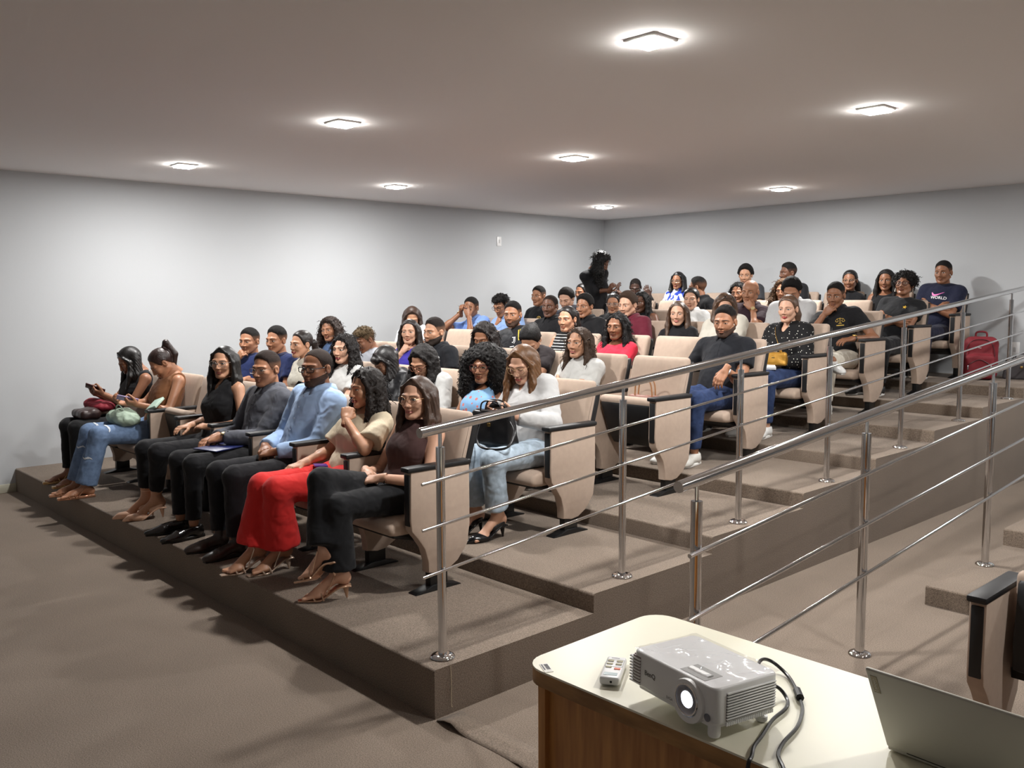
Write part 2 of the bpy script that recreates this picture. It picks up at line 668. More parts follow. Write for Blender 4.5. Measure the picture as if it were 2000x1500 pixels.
def ell(p, c, r):
    q = p - np.asarray(c, F32)
    r = np.asarray(r, F32)
    k0 = np.sqrt((((q / r)) ** 2).sum(1))
    k1 = np.sqrt((((q / (r * r))) ** 2).sum(1)) + F32(1e-9)
    return k0 * (k0 - 1) / k1


def smin(a, b, k):
    h = np.clip(.5 + .5 * (b - a) / F32(k), 0, 1)
    return b + (a - b) * h - F32(k) * h * (1 - h)


def smax(a, b, k):
    return -smin(-a, -b, k)


def noise3(p, f, s=0.0):
    x, y, z = p[:, 0] * f, p[:, 1] * f, p[:, 2] * f
    n = np.sin(x + 1.3 * np.sin(y * .9 + s) + s) * np.sin(y * 1.1 + 1.1 * np.sin(z * .8 + 2 * s) + 1.7) * np.sin(z + 1.2 * np.sin(x * .85 + s) + .6)
    return n.astype(F32)


def nets(fn, lo, hi, vox, B=6, margin=.012):
    """sparse surface nets of an implicit function; returns vertices and quads"""
    lo = np.asarray(lo, F32)
    hi = np.asarray(hi, F32)
    nb = np.maximum(1, np.ceil((hi - lo) / (vox * B)).astype(int))
    n = nb * B + 1
    bi = np.stack(np.meshgrid(*[np.arange(k) for k in nb], indexing='ij'), -1).reshape(-1, 3)
    cen = lo + (bi * B + B / 2).astype(F32) * F32(vox)
    dc = fn(cen.astype(F32))
    act = np.abs(dc) < (B * vox * .9 + margin)
    D = np.empty(n, F32)
    sg = np.where(dc < 0, -1.0, 1.0).astype(F32).reshape(nb)
    D[:] = 1.0
    D[:-1, :-1, :-1] = np.repeat(np.repeat(np.repeat(sg, B, 0), B, 1), B, 2)
    ab = bi[act]
    if len(ab) == 0:
        return np.zeros((0, 3)), np.zeros((0, 4), int)
    loc = np.stack(np.meshgrid(*[np.arange(B + 1)] * 3, indexing='ij'), -1).reshape(-1, 3)
    idx = (ab[:, None, :] * B + loc[None]).reshape(-1, 3)
    flat = (idx[:, 0] * n[1] + idx[:, 1]) * n[2] + idx[:, 2]
    uf = np.unique(flat)
    ui = np.stack(np.unravel_index(uf, tuple(n)), -1)
    D.reshape(-1)[uf] = fn((lo + ui.astype(F32) * F32(vox)).astype(F32))
    S = D < 0
    c = [S[i:n[0] - 1 + i, j:n[1] - 1 + j, k:n[2] - 1 + k] for i in (0, 1) for j in (0, 1) for k in (0, 1)]
    cnt = sum(x.astype(np.int8) for x in c)
    ac = np.argwhere((cnt > 0) & (cnt < 8))
    if len(ac) == 0:
        return np.zeros((0, 3)), np.zeros((0, 4), int)
    vid = -np.ones(tuple(n - 1), np.int64)
    vid[ac[:, 0], ac[:, 1], ac[:, 2]] = np.arange(len(ac))
    off = np.array([(i, j, k) for i in (0, 1) for j in (0, 1) for k in (0, 1)])
    val = np.stack([D[ac[:, 0] + o[0], ac[:, 1] + o[1], ac[:, 2] + o[2]] for o in off], 1)
    acc = np.zeros((len(ac), 3), F32)
    num = np.zeros(len(ac), F32)
    for a in range(8):
        for b in range(a + 1, 8):
            if np.abs(off[a] - off[b]).sum() == 1:
                x = (val[:, a] < 0) != (val[:, b] < 0)
                t = val[:, a] / np.where(x, val[:, a] - val[:, b], 1)
                pt = off[a] + t[:, None] * (off[b] - off[a])
                acc += np.where(x[:, None], pt, 0)
                num += x
    V = lo + (ac + acc / num[:, None]) * vox
    Q = []
    for ax in range(3):
        sl0 = [slice(None)] * 3
        sl1 = [slice(None)] * 3
        sl0[ax] = slice(0, -1)
        sl1[ax] = slice(1, None)
        s0, s1 = S[tuple(sl0)], S[tuple(sl1)]
        e = np.argwhere(s0 != s1)
        u, w_ = (ax + 1) % 3, (ax + 2) % 3
        ok = (e[:, u] > 0) & (e[:, w_] > 0) & (e[:, u] < n[u] - 1) & (e[:, w_] < n[w_] - 1)
        e = e[ok]
        if not len(e):
            continue
        def at(du, dw):
            q = e.copy()
            q[:, u] += du
            q[:, w_] += dw
            return vid[q[:, 0], q[:, 1], q[:, 2]]
        quad = np.stack([at(-1, -1), at(0, -1), at(0, 0), at(-1, 0)], 1)
        fl_ = ~s0[e[:, 0], e[:, 1], e[:, 2]]
        quad[fl_] = quad[fl_][:, ::-1]
        Q.append(quad[(quad >= 0).all(1)])
    return V, np.concatenate(Q)


def npmesh(name, parts, mats):
    """parts: list of (verts Nx3, faces list or array, material index) joined in one mesh"""
    vs, fs, mi = [], [], []
    o = 0
    for v, f, m in parts:
        v = np.asarray(v, float).reshape(-1, 3)
        vs.append(v)
        if isinstance(f, np.ndarray):
            f = (f + o).tolist()
        else:
            f = [[i + o for i in q] for q in f]
        fs.extend(f)
        mi.extend([m] * len(f))
        o += len(v)
    V = np.concatenate(vs) if vs else np.zeros((0, 3))
    me = bpy.data.meshes.new(name)
    nl = sum(len(q) for q in fs)
    me.vertices.add(len(V))
    me.vertices.foreach_set('co', V.astype(F32).ravel())
    me.loops.add(nl)
    me.loops.foreach_set('vertex_index', np.fromiter((i for q in fs for i in q), np.int32, nl))
    me.polygons.add(len(fs))
    ln = np.array([len(q) for q in fs], np.int32)
    me.polygons.foreach_set('loop_start', (np.cumsum(ln) - ln).astype(np.int32))
    for m in mats:
        me.materials.append(m)
    me.polygons.foreach_set('material_index', np.array(mi, np.int32))
    me.polygons.foreach_set('use_smooth', np.ones(len(fs), bool))
    me.update(calc_edges=True)
    me.validate()
    return me


# ---------------------------------------------------------------- heads (face looks along -Y, origin mid head)
def head_fn(t):
    W = t.get('w', 1.0)
    jaw = t.get('jaw', 1.0)
    nose = t.get('nose', 1.0)
    lip = t.get('lip', 1.0)
    fem = t.get('fem', 0)

    def fn(p):
        d = ell(p, (0, .016, .036), (.073 * W, .092, .083))
        d = smin(d, ell(p, (0, -.028, -.03), (.0585 * W, .062, .082)), .03)
        for s in (-1, 1):
            d = smin(d, rc(p, (s * .054 * W * jaw, .004, -.052), (s * .018, -.066, -.101), .017, .017), .022)
            d = smin(d, rc(p, (s * .041 * W, -.062, -.022), (s * .036 * W, -.066, -.036), .019, .016), .02)
            d = smin(d, rc(p, (s * .012, -.083, .022), (s * .046, -.066, .019), .0085 if fem else .011, .009), .014)
        d = smin(d, rc(p, (0, -.076, -.102), (0, -.073, -.1), .016, .017), .016)
        for s in (-1, 1):     # eye sockets then lids
            d = smax(d, -ell(p, (s * .031, -.104, .0), (.0195, .0215, .0125)), .012)
            d = smin(d, ell(p, (s * .031, -.0705, -.001), (.0155, .0145, .0125)), .004)
        d = smin(d, rc(p, (0, -.088, .012), (0, -.106 - .003 * (nose - 1), -.034), .0065, .0098 * nose), .012)
        for s in (-1, 1):
            d = smin(d, ell(p, (s * .0125 * nose, -.096, -.038), (.0085 * nose, .0105, .0082)), .006)
        d = smin(d, ell(p, (0, -.0925, -.0605), (.0215, .0085, .0062 * lip)), .006)
        d = smin(d, ell(p, (0, -.0925, -.0735), (.0185, .0085, .0068 * lip)), .005)
        d = smax(d, -ell(p, (0, -.104, -.0668), (.021, .0065, .0011)), .002)
        for s in (-1, 1):     # ears
            e = ell(p, (s * .0755 * W, .014, -.008), (.0105, .019, .031))
            e = smax(e, -ell(p, (s * .086 * W, .006, -.006), (.008, .010, .017)), .004)
            d = smin(d, e, .006)
        d = smin(d, rc(p, (0, .022, -.055), (0, .042, -.16), .05 * W * (.92 if fem else 1), .052 * (.9 if fem else 1.05)), .022)
        return d
    return fn


def trace(fn, x, z, y0=-.16, off=.0007, it=28):
    p = np.stack([x, np.full_like(x, y0), z], 1).astype(F32)
    for _ in range(it):
        p[:, 1] += np.clip(fn(p), -.02, .02) * .8
    p[:, 1] -= off
    return p


def grid_patch(fn, X, Z, off):
    """X, Z: 2D arrays of face coordinates; draped on the head from the front"""
    nu, nv = X.shape
    v = trace(fn, X.ravel().astype(F32), Z.ravel().astype(F32), off=off)
    f = [(i * nv + j, i * nv + j + 1, (i + 1) * nv + j + 1, (i + 1) * nv + j) for i in range(nu - 1) for j in range(nv - 1)]
    return v, f


HEADS = {}


def head(kind, eyes):
    """face geometry as (verts, faces, slot) with slots skin 0, eye white 1, dark 2, brow 3, lip 4"""
    key = (kind, eyes)
    if key in HEADS:
        return HEADS[key]
    T = {'m1': dict(w=1.0, jaw=1.08, nose=1.08), 'm2': dict(w=1.06, jaw=1.12, nose=1.2, lip=1.15), 'm3': dict(w=.95, jaw=1.0, nose=1.0),
         'f1': dict(w=.95, jaw=.92, nose=.9, fem=1, lip=1.05), 'f2': dict(w=.99, jaw=.95, nose=1.05, fem=1, lip=1.25), 'f3': dict(w=.92, jaw=.9, nose=.85, fem=1)}[kind]
    fn = head_fn(T)
    vk = ('mesh', kind)
    if vk not in HEADS:
        HEADS[vk] = nets(fn, (-.1, -.13, -.165), (.1, .12, .135), .0042, margin=.006)
    v, q = HEADS[vk]
    parts = [(v, q, 0)]
    fem = T.get('fem', 0)
    op = {'open': .0047, 'half': .0030, 'shut': .0}[eyes]
    for s in (-1, 1):
        u = np.linspace(-1, 1, 11)
        cx, cz = s * .0312, -.0005 if eyes != 'half' else -.002
        if op:
            lid = np.sqrt(np.clip(1 - u ** 2, 0, 1)) ** 1.2
            t = np.linspace(-1, 1, 5)
            X = cx + np.repeat(u[:, None], 5, 1) * .0148
            Zt = cz + lid[:, None] * t[None] * op + .0012 * s * 0
            a, f = grid_patch(fn, X, Zt, .0006)
            parts.append((a, f, 1))
            ui = np.linspace(-1, 1, 7)
            hh = np.sqrt(np.clip(1 - ui ** 2, 0, 1)) * .0056
            top = np.minimum(hh, op * .97)
            bot = np.minimum(hh, op * .9)
            X = cx + np.repeat(ui[:, None], 4, 1) * .0056
            tt = np.linspace(0, 1, 4)
            Zt = cz - bot[:, None] + (top + bot)[:, None] * tt[None]
            a, f = grid_patch(fn, X, Zt, .0012)
            parts.append((a, f, 2))
        # lash line
        lid = np.sqrt(np.clip(1 - u ** 2, 0, 1)) ** 1.1
        X = cx + np.repeat(u[:, None], 2, 1) * .0158
        zl = cz + lid * (op if op else -.0045)
        Zt = np.stack([zl - .0004, zl + (.0024 if fem else .0016)], 1)
        a, f = grid_patch(fn, X, Zt, .0013)
        parts.append((a, f, 2))
        # brow
        ub = np.linspace(0, 1, 9)
        xb = s * (.011 + ub * .041)
        zb = .0195 + .0065 * np.sin(ub * 2.3) - .004 * ub
        th = (.0042 if fem else .0062) * (1 - ub * .65) * np.minimum(1, .55 + ub * 3)
        X = np.repeat(xb[:, None], 3, 1)
        Zt = zb[:, None] + th[:, None] * np.linspace(-.5, .5, 3)[None]
        a, f = grid_patch(fn, X, Zt, .0016)
        parts.append((a, f, 3))
    # lips
    u = np.linspace(-1, 1, 13)
    e = np.sqrt(np.clip(1 - u ** 2, 0, 1))
    L = T.get('lip', 1.0)
    X = np.repeat(u[:, None], 4, 1) * .0225
    zm = -.0668 - .0058 * u ** 2
    zt = zm + (e ** .8) * (.0088 * L) - .0022 * np.exp(-(u / .12) ** 2)
    zm = -.0668 - .0058 * u ** 2
    zb = zm - e * (.0105 * L)
    Zu = zm[:, None] + (zt - zm)[:, None] * np.linspace(0, 1, 4)[None]
    a, f = grid_patch(fn, X, Zu, .0007)
    parts.append((a, f, 4))
    Zl = zb[:, None] + (zm - zb)[:, None] * np.linspace(0, 1, 4)[None]
    a, f = grid_patch(fn, X, Zl, .0007)
    parts.append((a, f, 4))
    X2 = np.repeat(u[:, None], 2, 1) * .0225
    a, f = grid_patch(fn, X2, np.stack([zm - .0008 * e, zm + .0007 * e], 1), .0012)
    parts.append((a, f, 2))
    for s in (-1, 1):      # nostrils
        th = np.linspace(0, 2 * PI, 9)[:-1]
        x = np.concatenate([[s * .0085], s * .0085 + .0036 * np.cos(th)])
        z = np.concatenate([[-.0428], -.0428 + .0016 * np.sin(th)])
        a = trace(fn, x.astype(F32), z.astype(F32), off=.0004)
        parts.append((a, [(0, 1 + i, 1 + (i + 1) % 8) for i in range(8)], 2))
    HEADS[key] = (fn, parts)
    return HEADS[key]


# ---------------------------------------------------------------- hands (fingers along +Y, back of hand +Z)
HANDS = {}


def hand(pose, s):
    key = (pose, s)
    if key in HANDS:
        return HANDS[key]
    curl = {'flat': (.10, .12, .08), 'relaxed': (.35, .45, .3), 'grip': (.75, .85, .5), 'fist': (1.35, 1.6, 1.0)}[pose]
    pr = []
    fx = [-.031, -.0105, .0105, .0305]
    fl_ = [.060, .074, .079, .071]
    for i in range(4):
        x = fx[i] * s
        p = Vector((x, .086 - abs(i - 1.7) * .004, 0))
        ang = 0.0
        pr.append(((x * .45, .012, -.002), tuple(p), .0125, .0105))
        for j, fr in enumerate((.46, .3, .24)):
            ang += curl[j] * (1 + .08 * (1.5 - i))
            dr = Vector((x * .9, math.cos(ang), -math.sin(ang)))
            dr.normalize()
            q = p + dr * fl_[i] * fr
            pr.append((tuple(p), tuple(q), .0092 - j * .0009, .0086 - j * .001))
            p = q
    th0 = Vector((s * .024, .02, -.006))
    k = {'flat': .2, 'relaxed': .45, 'grip': .8, 'fist': 1.1}[pose]
    d1 = Vector((s * (.8 - .3 * k), .75, -.15 - .5 * k)).normalized()
    d2 = Vector((s * (.45 - .6 * k), .85, -.2 - .5 * k)).normalized()
    a = th0 + d1 * .042
    b = a + d2 * .032
    c = b + (d2 + Vector((-s * .3 * k, 0, 0))).normalized() * .026
    pr += [(tuple(th0), tuple(a), .0145, .0115), (tuple(a), tuple(b), .0108, .0098), (tuple(b), tuple(c), .0098, .0082)]

    def fn(p):
        d = rc(p, (0, -.03, 0), (0, .012, 0), .026, .024)
        d0 = ell(p, (0, .05, -.002), (.041, .05, .0165))
        d = smin(d, d0, .02)
        for i, (u, v, r0, r1) in enumerate(pr):
            d = smin(d, rc(p, u, v, r0, r1), .006)
        return d
    HANDS[key] = nets(fn, (-.09, -.045, -.12), (.09, .2, .05), .0048, margin=.006)
    return HANDS[key]


def frame(yv, zv):
    """columns x, y, z with y along yv and z near zv"""
    y = np.asarray(yv, float)
    y = y / np.linalg.norm(y)
    z = np.asarray(zv, float)
    z = z - y * (z @ y)
    nz = np.linalg.norm(z)
    z = z / nz if nz > 1e-6 else np.array([0, 0, 1.0])
    x = np.cross(y, z)
    return np.stack([x, y, z], 1)


def ik(S, Wt, l1, l2, pole):
    S = np.asarray(S, float)
    Wt = np.asarray(Wt, float)
    d = Wt - S
    L = np.linalg.norm(d)
    if L > (l1 + l2) * .995:
        Wt = S + d / L * (l1 + l2) * .995
        d = Wt - S
        L = np.linalg.norm(d)
    n = d / L
    a = (l1 * l1 - l2 * l2 + L * L) / (2 * L)
    h = math.sqrt(max(0, l1 * l1 - a * a))
    pv = np.asarray(pole, float)
    pv = pv - n * (pv @ n)
    pv /= max(1e-6, np.linalg.norm(pv))
    return S + n * a + pv * h, Wt


def rotm(yaw, pitch, roll):
    """head rotation: yaw turns the face towards +X, pitch nods down, roll tilts to +X"""
    cy, sy = math.cos(yaw), math.sin(yaw)
    Rz = np.array([[cy, -sy, 0], [sy, cy, 0], [0, 0, 1]])
    cp, sp = math.cos(pitch), math.sin(pitch)
    Rx = np.array([[1, 0, 0], [0, cp, -sp], [0, sp, cp]])      # +pitch: -Y goes down
    cr, sr = math.cos(roll), math.sin(roll)
    Ry = np.array([[cr, 0, sr], [0, 1, 0], [-sr, 0, cr]])
    return Rz @ Ry @ Rx

# ---------------------------------------------------------------- people
SKIN = {1: (206, 160, 134), 2: (190, 142, 113), 3: (168, 119, 90), 4: (142, 97, 71), 5: (108, 72, 54), 6: (72, 48, 38)}


def skin_mat(n):
    return mat('skin_tone_%d' % n, SKIN[n], .46, bump=.05, scale=220, var=.05, vscale=14, spec=.45)


def cloth(rgb, rough=.85, **k):
    if min(rgb) > 195:
        rgb = tuple(int(c * .86) for c in rgb)
    return mat('cloth_%d_%d_%d_%d' % (*rgb, int(rough * 100)), rgb, rough, bump=.14, scale=420, spec=.25, sheen=.08, folds=.4, **k)


def denim(rgb):
    return mat('denim_%d_%d_%d' % rgb, rgb, .9, bump=.2, scale=380, var=.22, vscale=26, spec=.2, folds=.4)


def fade_mat(rgb, skin):
    n = 'cropped_hair_%d_%d_%d_%d' % (*rgb, skin)
    if n in MATS:
        return MATS[n]
    m = mat(n, rgb, .78, bump=.9, scale=420, spec=.3)
    nt = m.node_tree
    at = nt.nodes.new('ShaderNodeAttribute')
    at.attribute_name = 'length'
    mx = nt.nodes.new('ShaderNodeMix')
    mx.data_type = 'RGBA'
    mx.inputs[6].default_value = (*[v * .62 for v in lin(SKIN[skin])], 1)
    mx.inputs[7].default_value = (*lin(rgb), 1)
    nt.links.new(at.outputs['Fac'], mx.inputs[0])
    nt.links.new(mx.outputs[2], nt.nodes['Principled BSDF'].inputs['Base Color'])
    return m


def hair_mat(rgb, curly=False):
    n = 'hair_%d_%d_%d_%s' % (*rgb, curly)
    if curly == 'crop':
        return mat(n, rgb, .78, bump=.9, scale=420, var=.3, vscale=300, spec=.3)
    if curly:
        return mat(n, rgb, .6, bump=.9, scale=110, var=.35, vscale=120, spec=.3)
    return mat(n, rgb, .42, bump=.35, scale=90, stretch=(1.6, 1.6, .07), var=.3, vscale=70, spec=.5)


def pattern_mat(name, base, fg, kind, scale=40.0, thr=.3):
    if name in MATS:
        return MATS[name]
    m = mat(name, base, .8, spec=.25)
    nt = m.node_tree
    b = nt.nodes['Principled BSDF']
    tc = nt.nodes.new('ShaderNodeTexCoord')
    mx = nt.nodes.new('ShaderNodeMix')
    mx.data_type = 'RGBA'
    mx.inputs[6].default_value = (*lin(base), 1)
    mx.inputs[7].default_value = (*lin(fg), 1)
    if kind == 'dots':
        t = nt.nodes.new('ShaderNodeTexVoronoi')
        t.inputs['Scale'].default_value = scale
        t.inputs['Randomness'].default_value = .55
        out = t.outputs['Distance']
        op = 'LESS_THAN'
    elif kind == 'stripes':
        t = nt.nodes.new('ShaderNodeTexWave')
        t.wave_type = 'BANDS'
        t.bands_direction = 'Z'
        t.inputs['Scale'].default_value = scale
        t.inputs['Distortion'].default_value = .4
        out = t.outputs['Fac']
        op = 'GREATER_THAN'
    else:
        t = nt.nodes.new('ShaderNodeTexNoise')
        t.inputs['Scale'].default_value = scale
        t.inputs['Detail'].default_value = 1.5
        out = t.outputs['Fac']
        op = 'GREATER_THAN'
    nt.links.new(tc.outputs['Object'], t.inputs['Vector'])
    c = nt.nodes.new('ShaderNodeMath')
    c.operation = op
    c.inputs[1].default_value = thr
    nt.links.new(out, c.inputs[0])
    nt.links.new(c.outputs[0], mx.inputs[0])
    nt.links.new(mx.outputs[2], b.inputs['Base Color'])
    return m


M_EYEW = mat('eye_white', (196, 186, 176), .3)
M_IRIS = mat('dark_eye', (26, 16, 12), .2)
BLACKH = (16, 13, 12)
DARKB = (34, 23, 17)
BROWNH = (66, 44, 30)


def brow_mat(rgb):
    return mat('brow_%d_%d_%d' % rgb, rgb, .7)


def lip_mat(rgb):
    return mat('lip_%d_%d_%d' % rgb, rgb, .38)


# ---- hair
def hair_geo(style, o, fnh, dn, vox):
    """hair volume in head coordinates; dn is the direction of gravity there"""
    v = o.get('v', .008)
    ln = o.get('len', .3)
    amp = o.get('curl', 0.0)
    fr = o.get('freq', 150.0)
    frontal = o.get('front', .035)
    c0 = o.get('line', .013 if style in ('short', 'fade', 'buzz', 'curlytop') else .010)
    dn = np.asarray(dn, F32)

    hy_ = np.array([-.11, -.088, -.066, -.05, -.036, -.02, -.004, .03, .044, .062, .085, .12])
    hz_ = np.array([.110, .096, .081, .062, .022, -.012, -.014, .0, -.03, -.058, -.074, -.08]) + (c0 - .01)

    def hairline(q):
        return ((np.interp(q[:, 1], hy_, hz_) - q[:, 2]) * .6 + .0035 * noise3(q, 190, 3.0)).astype(F32)

    def cap(q, v, taper=.028):
        t = np.clip(-hairline(q) / (taper * .75), 0, 1)
        d = fnh(q) - (v * t + .0009)
        for s in (-1, 1):
            d = smax(d, -ell(q, (s * .08, .008, -.012), (.022, .027, .036)), .003)
        return d

    side = o.get('sides', 1)

    def f(q):
        if style == 'short':
            d = smax(cap(q, v + .003), hairline(q), .004)
            t = ell(q, (0, .006, .055 + o.get('h', .0)), (.072, .092, .08))
            d = smin(d, smax(t, np.maximum(.055 - q[:, 2] - .12 * q[:, 1], hairline(q) + .006), .012), .012)
        elif style == 'fade':
            d = smax(cap(q, .0024), hairline(q), .003)
            t = ell(q, (0, .006, .056 + o.get('h', .0)), (.066, .086 + o.get('quiff', 0), .073))
            d = smin(d, smax(t, np.maximum(.058 - q[:, 2] - .12 * q[:, 1], hairline(q) + .008), .014), .02)
        elif style == 'buzz':
            d = smax(cap(q, .0028), hairline(q) + o.get('recede', 0) * np.clip(-q[:, 1], 0, 1), .003)
        elif style == 'curlytop':
            d = smax(cap(q, .003), hairline(q), .005)
            t = ell(q, (0, -.002, .066), (.08, .096, .07))
            t = smax(t, .058 - q[:, 2] - .15 * q[:, 1], .012)
            d = smin(d, t, .012)
        elif style == 'afro':
            R_ = o.get('r', .135)
            d = ell(q, (0, .035, .05), (R_, R_ * 1.02, R_ * .98))
            if ln > .2:
                for s in (-1, 1):
                    a = A3(s * .085, .02, .02)
                    d = smin(d, rc(q, a, a + dn * (ln - .06) + A3(s * .03, -.01, 0), .085, .07), .05)
                d = smin(d, rc(q, (0, .08, .0), A3(0, .09, 0) + dn * (ln - .06), .09, .09), .05)
            d = smax(d, -ell(q, (0, -.115, -.04), (.069, .085, .107)), .012)
        elif style in ('pony', 'bun'):
            d = smax(cap(q, v * .7 + .002, .02), hairline(q), .004)
            if style == 'pony':
                a = A3(0, .108, o.get('tz', .05))
                b = a + A3(.0, .035, .012)
                bd = A3(0, 1, 0) - dn * dn[1]
                bd = bd / np.linalg.norm(bd)
                k_ = max(0.0, -float(dn[1]))
                c = b + dn * .10 + A3(o.get('tx', 0) * .5, 0, 0) + bd * F32(.022 + .07 * k_)
                e = b + dn * ln + A3(o.get('tx', 0), 0, 0) + bd * F32(.005 + .085 * k_)
                r = o.get('tr', .026)
                d = smin(d, rc(q, a, b, .016, r * .9), .012)
                d = smin(d, rc(q, b, c, r * .9, r), .01)
                d = smin(d, rc(q, c, e, r, r * .35), .01)
            else:
                d = smin(d, ell(q, (0, .118, o.get('tz', .0)), (.042, .036, .042)), .01)
        else:   # long
            d = smax(cap(q, v + .001, .03), hairline(q), .005)
            w_ = o.get('wide', 1.0)
            for x in (-.045, 0, .045):
                b0 = A3(x, .052, .02)
                b1 = b0 + dn * min(.16, ln) + A3(x * .15 * w_, .02, 0)
                b2 = b0 + dn * ln + A3(x * .35 * w_, .012, 0)
                d = smin(d, rc(q, b0, b1, .05, .042 * w_), .03)
                d = smin(d, rc(q, b1, b2, .042 * w_, .022 * w_), .025)
            for s in (-1, 1):
                if side != 1 and s != side:
                    pass
                k = w_
                e0 = A3(s * .004, -.045, .112 + v * .5)
                f0 = A3(s * (.060 + v * .4), -.050, .062)
                f1 = A3(s * (.076 + v * .6), -.026, .0)
                f2 = f1 + dn * .12 + A3(s * .012 * k, -.004, 0)
                f3 = f1 + dn * max(.14, ln - .06) + A3(s * .004, -frontal, 0)
                r = .019 * k
                d = smin(d, rc(q, e0, f0, .006, .008), .012)
                d = smin(d, rc(q, f0, f1, .008, r * .8), .014)
                d = smin(d, rc(q, f1, f2, r * .8, r * 1.15), .016)
                d = smin(d, rc(q, f2, f3, r * 1.15, r * .55), .016)
                g1 = A3(s * (.072 + v * .7), .03, -.005)
                d = smin(d, rc(q, g1, g1 + dn * .14 + A3(s * .012 * k, 0, 0), .028 * k, .032 * k), .02)
                d = smin(d, rc(q, g1 + dn * .14 + A3(s * .012 * k, 0, 0), g1 + dn * ln + A3(s * .01, -.01, 0), .032 * k, .014), .02)
            d = smax(d, -ell(q, (0, -.122, -.018), (.061 * o.get('open', 1), .084, .116)), .005)
            if o.get('bangs'):
                d = smin(d, ell(q, (0, -.07, .062), (.058, .026, .034)), .02)
        if amp:
            d = d + amp * noise3(q, fr, 1.0) + amp * .6 * noise3(q[:, [1, 2, 0]], fr * 1.9, 2.0)
        elif style == 'long':
            th = np.arctan2(q[:, 0], -(q[:, 1] - .02))
            d = d + np.clip((.07 - q[:, 2]) * 10, 0, 1) * (.0016 * np.sin(th * 34 + 3 * np.sin(q[:, 2] * 22)) + .0012 * np.sin(th * 61 + 1.5))
        elif style in ('short', 'fade', 'pony', 'bun'):
            d = d + .0016 * noise3(q, 520, 1.0) + .0010 * np.sin(q[:, 0] * 420 + 2 * np.sin(q[:, 1] * 60)) * np.clip((q[:, 2] - .03) * 20, 0, 1)
        return d.astype(F32)
    r = .17 + (.05 if amp else 0)
    e = np.abs(dn) * (ln if style in ('long', 'afro', 'pony') else 0)
    lo = np.array([-r, -.16, -.12]) - np.where(dn < 0, e, 0)
    hi = np.array([r, .22, .2]) + np.where(dn > 0, e, 0)
    return nets(f, lo, hi, vox, margin=.02)


def ringlets(o, fnv, fnf, n, rnd, mb, ln=.05, r=.0035):
    """small corkscrew locks seeded on the hair surface"""
    idx = rnd.choice(len(fnv), n)
    c = np.array([0, .03, .03])
    vs, fs = [], []
    K, S = 7, 4
    for i in idx:
        p = fnv[i]
        out = p - c
        out = out / (np.linalg.norm(out) + 1e-6)
        dirn = out * .35 + np.array([0, 0, -1.0]) * .8 + rnd.normal(0, .3, 3)
        dirn /= np.linalg.norm(dirn)
        a = np.cross(dirn, out)
        a /= (np.linalg.norm(a) + 1e-6)
        b = np.cross(dirn, a)
        L = ln * (.6 + .8 * rnd.random())
        ph = rnd.random() * 6.28
        pts = []
        for k in range(K):
            t = k / (K - 1)
            an = ph + t * 8.5
            pts.append(p + dirn * (t * L) + out * .004 + (a * math.cos(an) + b * math.sin(an)) * .0055)
        o0 = len(vs)
        for k in range(K):
            rr = r * (1 - .5 * k / (K - 1))
            for j in range(S):
                q = 2 * PI * j / S
                vs.append(pts[k] + (a * math.cos(q) + b * math.sin(q)) * rr)
        for k in range(K - 1):
            for j in range(S):
                j2 = (j + 1) % S
                fs.append((o0 + k * S + j, o0 + k * S + j2, o0 + (k + 1) * S + j2, o0 + (k + 1) * S + j))
    return np.array(vs), fs


# ---- feet and shoes (toes along +Y, floor at z=0, ankle above the origin)
SHOES = {}


def bump01(y, a, b):
    t = np.clip((y - a) / (b - a), 0, 1)
    return t * t * (3 - 2 * t)


def foot_geo(h):
    key = ('foot', h)
    if key not in SHOES:
        def fn(p):
            d = rc(p, (0, .0, .16 + h), (0, -.004, .075 + h), .036, .033)
            d = smin(d, ell(p, (0, -.03, .036 + h), (.028, .033, .034)), .02)
            d = smin(d, rc(p, (0, -.005, .058 + h), (0, .10, .03 + h * .1), .031, .023), .03)
            d = smin(d, ell(p, (0, .105, .022), (.04, .042, .019)), .02)
            for i in range(5):
                x = (-.03 + .0145 * i)
                ly = .157 + .012 * (i == 4) + .009 * (i == 3) - .008 * (i == 0)
                d = smin(d, rc(p, (x, .125, .018), (x * .95, ly, .012), .0095, .0085 + .002 * (i == 4)), .005)
            return d
        SHOES[key] = nets(fn, (-.06, -.075, -.005), (.06, .19, .2 + h), .005, margin=.006)
    return SHOES[key]


